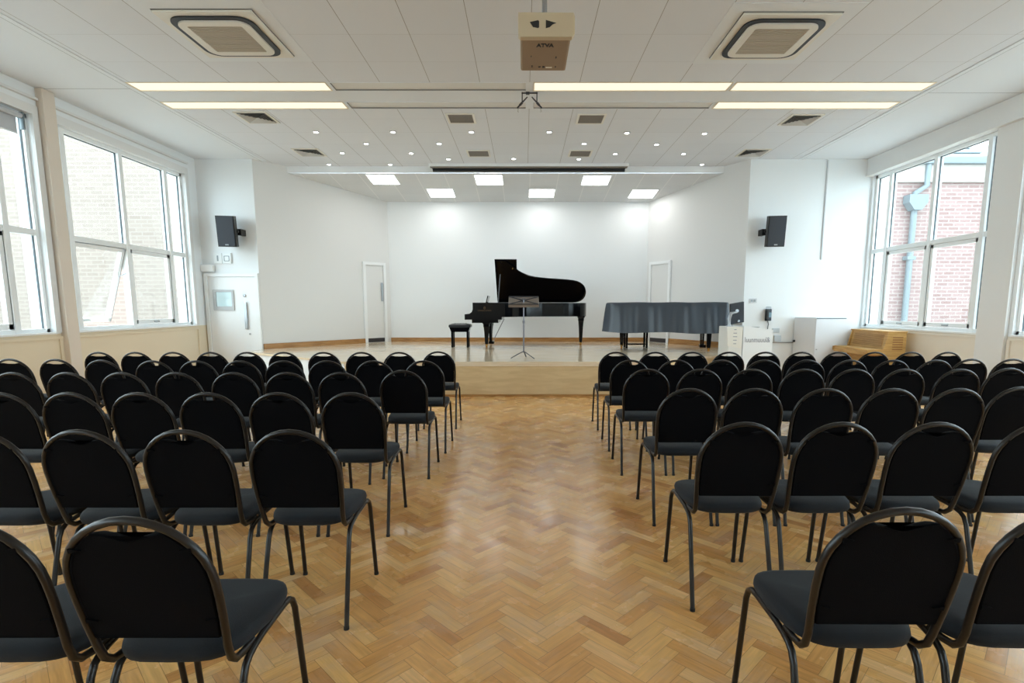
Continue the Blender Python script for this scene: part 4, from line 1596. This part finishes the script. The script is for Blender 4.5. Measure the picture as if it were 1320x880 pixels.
n = 168
rp = resample(co, n)
cen = Vector((1.1, 0.72))
rows_ = [(0.935, -0.30, 0), (0.952, -0.12, 0), (0.957, -0.03, 0), (0.95, 0.0, 0.1), (0.93, 0.012, 0.2), (0.84, 0.02, 0.5), (0.72, 0.03, 0.75), (0.58, 0.045, 0.9), (0.46, 0.055, 1.0), (0.37, 0.068, 1.0)]
b = MB()
vs = []
rn2 = random.Random(5)
ph = [rn2.uniform(0, 6.28) for _ in range(6)]
for (z, off, fold) in rows_:
    for k in range(n):
        p = rp[k]
        a_, c_ = rp[k - 1], rp[(k + 1) % n]
        d = (c_ - a_).normalized()
        nr = Vector((d.y, -d.x))
        s = k / n
        fo = (math.sin(2 * PI * 11 * s + ph[0]) * 0.5 + math.sin(2 * PI * 19 * s + ph[1] + z * 2) * 0.35 + math.sin(2 * PI * 31 * s + ph[2]) * 0.25)
        fo = math.copysign(abs(fo) ** 0.8, fo)
        if off < 0:
            q = cen + (p - cen) * (1 + off)
        else:
            q = p + nr * (off + fold * 0.034 * fo)
        hem = 0.012 * math.sin(2 * PI * 5 * s + 1.0) * (1 if z < 0.4 else 0)
        vs.append((q.x, q.y, z + hem + (0.003 * math.sin(9 * q.x + 4 * q.y) if off < 0 else 0)))
fs = [(i * n + k, i * n + (k + 1) % n, (i + 1) * n + (k + 1) % n, (i + 1) * n + k) for i in range(len(rows_) - 1) for k in range(n)]
vs.append((cen.x, cen.y, 0.93))
fs += [(k, (k + 1) % n, len(vs) - 1) for k in range(n)]
b.add(vs, fs, True)
b.build('fabric_cover', COVER, cp)
b = MB()
b.prism(inset(co, 0.06), 0.62, 0.92)
b.build('case', BLK_M, cp)
for (x, y, hh) in ((0.29, 1.12, 0.62), (0.32, 0.22, 0.62), (1.98, 0.62, 0.62)):
    piano_leg(x, y, hh, parent=cp)
ly = MB()
ly.box(0.34, 0.37, 0.58, 0.62, 0.10, 0.62)
ly.box(0.34, 0.37, 0.74, 0.78, 0.10, 0.62)
ly.box(0.30, 0.42, 0.56, 0.80, 0.05, 0.11, 0.006)
ly.build('pedal_lyre', BLK_M, cp)

# stool stored beneath it
sb = thing('piano_stool', 'black piano stool stored under the covered piano', 'stool', (2.40, 11.50, HS))
MB().box(-0.25, 0.25, -0.15, 0.15, 0.40, 0.46, 0.012).build('seat', mat('black_leather', (0.012, 0.014, 0.018, 1), 0.35), sb)
for (x, y) in ((-0.24, -0.12), (-0.115, -0.12), (0.12, 0.1), (0.24, 0.1)):
    pass
for (x, y) in ((-0.225, -0.125), (0.2, -0.125), (-0.225, 0.125), (0.2, 0.125)):
    MB().box(x - 0.02, x + 0.02, y - 0.02, y + 0.02, 0, 0.41, 0.003).build('leg', BLK_M, sb)
MB().box(-0.22, 0.2, -0.012, 0.012, 0.06, 0.09).build('stretcher', BLK_M, sb)

# ================================================================= LECTERN
lc = thing('lectern', 'white lectern with grey lettering standing right of the stage', 'lectern', (4.02 * 0.953, 9.15, 0))
lc.scale = (0.953, 0.953, 1.016)
b = MB()
b.prism([(-0.10, 0), (0.43, 0), (0.43, 1.03), (-0.10, 1.10)], 0.0, 0.03, fn=lambda a, b_, h_: (a, h_, b_))
b.build('front_panel', GLOSSW, lc)
b = MB()
b.box(-0.36, -0.11, 0.0, 0.5, 0.0, 1.08, 0.01)
b.build('side_cabinet', mat('off_white_laminate', srgb(226, 225, 220), 0.4), lc)
MB().box(-0.10, 0.42, 0.03, 0.5, 0.0, 0.98, 0.005).build('body', GLOSSW, lc)
MB().prism([(-0.10, 1.08), (0.43, 1.01), (0.43, 1.03), (-0.10, 1.10)], 0.03, 0.5, fn=lambda a, b_, h_: (a, h_, b_)).build('top', GLOSSW, lc)
text('Iuunmuuul&', 0.125, INK, 'lettering', lc, Matrix.Translation((0.155, -0.002, 0.86)) @ Matrix.Rotation(PI / 2, 4, 'X'), sx=0.75)
pn = thing('paper_notice', 'cream notice with five short lines hanging on the lectern front', 'notice', (3.77 * 0.953, 9.137, 0.925))
MB().prism([(-0.14, 0.18), (0.13, 0.17), (0.125, -0.20), (-0.12, -0.15)][::-1], 0, 0.01, fn=lambda a, b_, h_: (a, h_ + 0.005, b_)).build('sheet', PAPER, pn)
m_ = MB()
for k, w_ in enumerate((0.02, 0.03, 0.035, 0.03, 0.025)):
    m_.box(-w_, w_, 0.002, 0.006, 0.12 - k * 0.06, 0.132 - k * 0.06)
m_.build('printed_lines', INK, pn)
mo = thing('monitor', 'black monitor seen from behind on top of the lectern', 'monitor', (3.83 * 0.953, 9.34, 1.10))
mo.scale = (0.953, 0.953, 0.953)
Mm = Matrix.Translation((0.03, 0, 0.22)) @ Matrix.Rotation(R(-9), 4, 'Y') @ Matrix.Rotation(R(12), 4, 'Z') @ Matrix.Rotation(R(10), 4, 'X')
MB().box(-0.13, 0.14, -0.02, 0.02, -0.17, 0.21, 0.006, M=Mm).build('screen_back', mat('dark_navy_plastic', (0.02, 0.025, 0.035, 1), 0.4), mo)
MB().lathe([(0.03, -0.05), (0.03, 0.0)], (0.02, 0, 0.28), 12, axis='y').lathe([(0.02, -0.045), (0.02, 0.0)], (0.06, 0, 0.1), 12, axis='y').build('mount_boss', STEEL, mo)
MB().tube([(0.02, -0.04, 0.26), (-0.09, -0.06, 0.24), (-0.12, -0.05, 0.14), (-0.11, -0.04, 0.05), (-0.11, -0.04, 0.01)], [0.018, 0.028, 0.03, 0.024, 0.03], 10).lathe([(0.06, 0.0), (0.06, 0.015)], (-0.10, -0.04, 0), 16).build('monitor_arm', STEEL, mo)
dsh = MB().lathe([(0.035, 0.0), (0.075, 0.016), (0.07, 0.02), (0.03, 0.006)], (4.2 * 0.953, 9.30, 1.075), 20).build('dish', mat('grey_dish', srgb(168, 174, 176), 0.4))
tag(dsh, 'small grey dish lying on the lectern top', 'dish')

# ================================================================= CUPBOARDS
cb = thing('cupboard', 'white cupboard with black lock standing against the right end wall', 'cupboard', (5.72, 10.55, 0))
LAM = mat('cool_white_laminate', srgb(230, 233, 238), 0.35)
MB().prism([(0.012, 0.02), (0.78, 0.02), (0.78, 0.47), (-0.168, 0.47)], 0, 1.215).build('body', W, cb)
MB().prism([(0.0, 0.0), (0.012, 0.02), (-0.168, 0.47), (-0.185, 0.47)], 0.02, 1.225).build('side_panel', LAM, cb)
MB().box(0.004, 0.79, -0.005, 0.018, 0.02, 1.20, 0.003).build('door', LAM, cb)
MB().box(0.02, 0.6, 0.004, 0.04, 1.203, 1.218).build('top_gap', GASK, cb)
MB().lathe([(0.024, -0.03), (0.024, 0.0)], (-0.172, 0.44, 0.74), 12, axis='x').build('lock', BLACK, cb)
MB().lathe([(0.012, -0.012), (0.012, 0.0)], (0.04, -0.005, 0.60), 10, axis='y').build('knob', STEEL, cb)

# ================================================================= UPRIGHT PIANO
up = thing('upright_piano', 'light oak upright piano below the right windows', 'piano', (6.72, 9.42, 0))
D = 0.36   # depth of upper case
b = MB()
b.prism([(0, 0), (-0.52, 0), (-0.52, 0.06), (-D, 0.08), (-D - 0.02, 0.60), (-0.67, 0.60), (-0.67, 0.68), (-D - 0.03, 0.69), (-D + 0.05, 1.0), (0, 1.0)], 0.0, 0.035, fn=lambda a, b_, h_: (a, h_, b_))
b.build('end_panel', OAK, up)
b = MB()
b.prism([(0, 0), (-0.52, 0), (-0.52, 0.06), (-D, 0.08), (-D - 0.02, 0.60), (-0.67, 0.60), (-0.67, 0.68), (-D - 0.03, 0.69), (-D + 0.05, 1.0), (0, 1.0)], 1.045, 1.08, fn=lambda a, b_, h_: (a, h_, b_))
b.build('end_panel', OAK, up)
MB().prism([(0, 0.05), (-D + 0.01, 0.05), (-D + 0.01, 0.66), (-D, 0.68), (-D + 0.06, 0.985), (0, 0.985)], 0.035, 1.045, fn=lambda a, b_, h_: (a, h_, b_)).build('case', OAK, up)
MB().box(-D + 0.03, 0.01, -0.012, 1.092, 0.985, 1.01, 0.005).build('lid', OAK, up)
MB().box(-0.66, -D, 0.03, 1.05, 0.58, 0.65, 0.004).build('key_shelf', OAK, up)
MB().box(-0.655, -D - 0.03, 0.035, 1.045, 0.65, 0.69, 0.006).build('fallboard', OAK, up)
Mf = Matrix.Translation((-D - 0.002, 0, 0.69)) @ Matrix.Rotation(math.atan2(0.06, 0.3), 4, 'Y')
s_ = MB()
for k in range(9):
    s_.box(-0.006, 0.002, 0.12, 0.96, 0.045 + k * 0.024, 0.057 + k * 0.024, M=Mf)
s_.build('front_slats', mat('darker_oak_slats', srgb(156, 112, 58), 0.5), up)  # slats in a darker oak tone than the case
s_ = MB()
for k in range(6):
    s_.box(-0.24, -0.06, -0.004, 0.002, 0.68 + k * 0.042, 0.70 + k * 0.042)
s_.build('end_grille', mat('brown_grille', srgb(150, 104, 56), 0.6), up)

# ================================================================= LIGHT
w = bpy.data.worlds.new('sky')
scene.world = w
w.use_nodes = True
bg = w.node_tree.nodes['Background']
bg.inputs['Color'].default_value = (0.80, 0.92, 1.0, 1)
bg.inputs['Strength'].default_value = 4.6


def portal(x, y, z, sx, sy, rot):
    ld = bpy.data.lights.new('daylight_portal', 'AREA')
    ld.shape = 'RECTANGLE'
    ld.size = sx
    ld.size_y = sy
    ld.cycles.is_portal = True
    o = bpy.data.objects.new('daylight_portal', ld)
    C.objects.link(o)
    o.location = (x, y, z)
    o.rotation_euler = rot


for (a, c) in WINL:
    portal(XL - 0.32, (a + c) / 2, (LZ0 + LZ1) / 2, LZ1 - LZ0, c - a, (0, R(-90), 0))
for (a, c) in WINR:
    portal(XR + 0.32, (a + c) / 2, (RZ0 + RZ1) / 2, RZ1 - RZ0, c - a, (0, R(90), 0))

# ================================================================= CAMERA
cd = bpy.data.cameras.new('camera')
cam = bpy.data.objects.new('camera', cd)
C.objects.link(cam)
cam.location = (0, 0, EYE)
cam.rotation_euler = (PI / 2 - PITCH, 0, 0)
cd.sensor_width = 36
cd.lens = F_PX / 1320 * 36
cd.shift_x = (660 - CX_) / 1320
cd.shift_y = (CY_ - 440) / 1320
cd.clip_start = 0.05
scene.camera = cam
scene.view_settings.view_transform = 'Standard'
scene.view_settings.look = 'None'
scene.view_settings.exposure = 0.85
scene.view_settings.gamma = 1
scene.view_settings.use_curve_mapping = False
scene.cycles.max_bounces = 10
scene.cycles.diffuse_bounces = 6
scene.cycles.transparent_max_bounces = 12
scene.cycles.sample_clamp_indirect = 8
scene.cycles.use_denoising = True
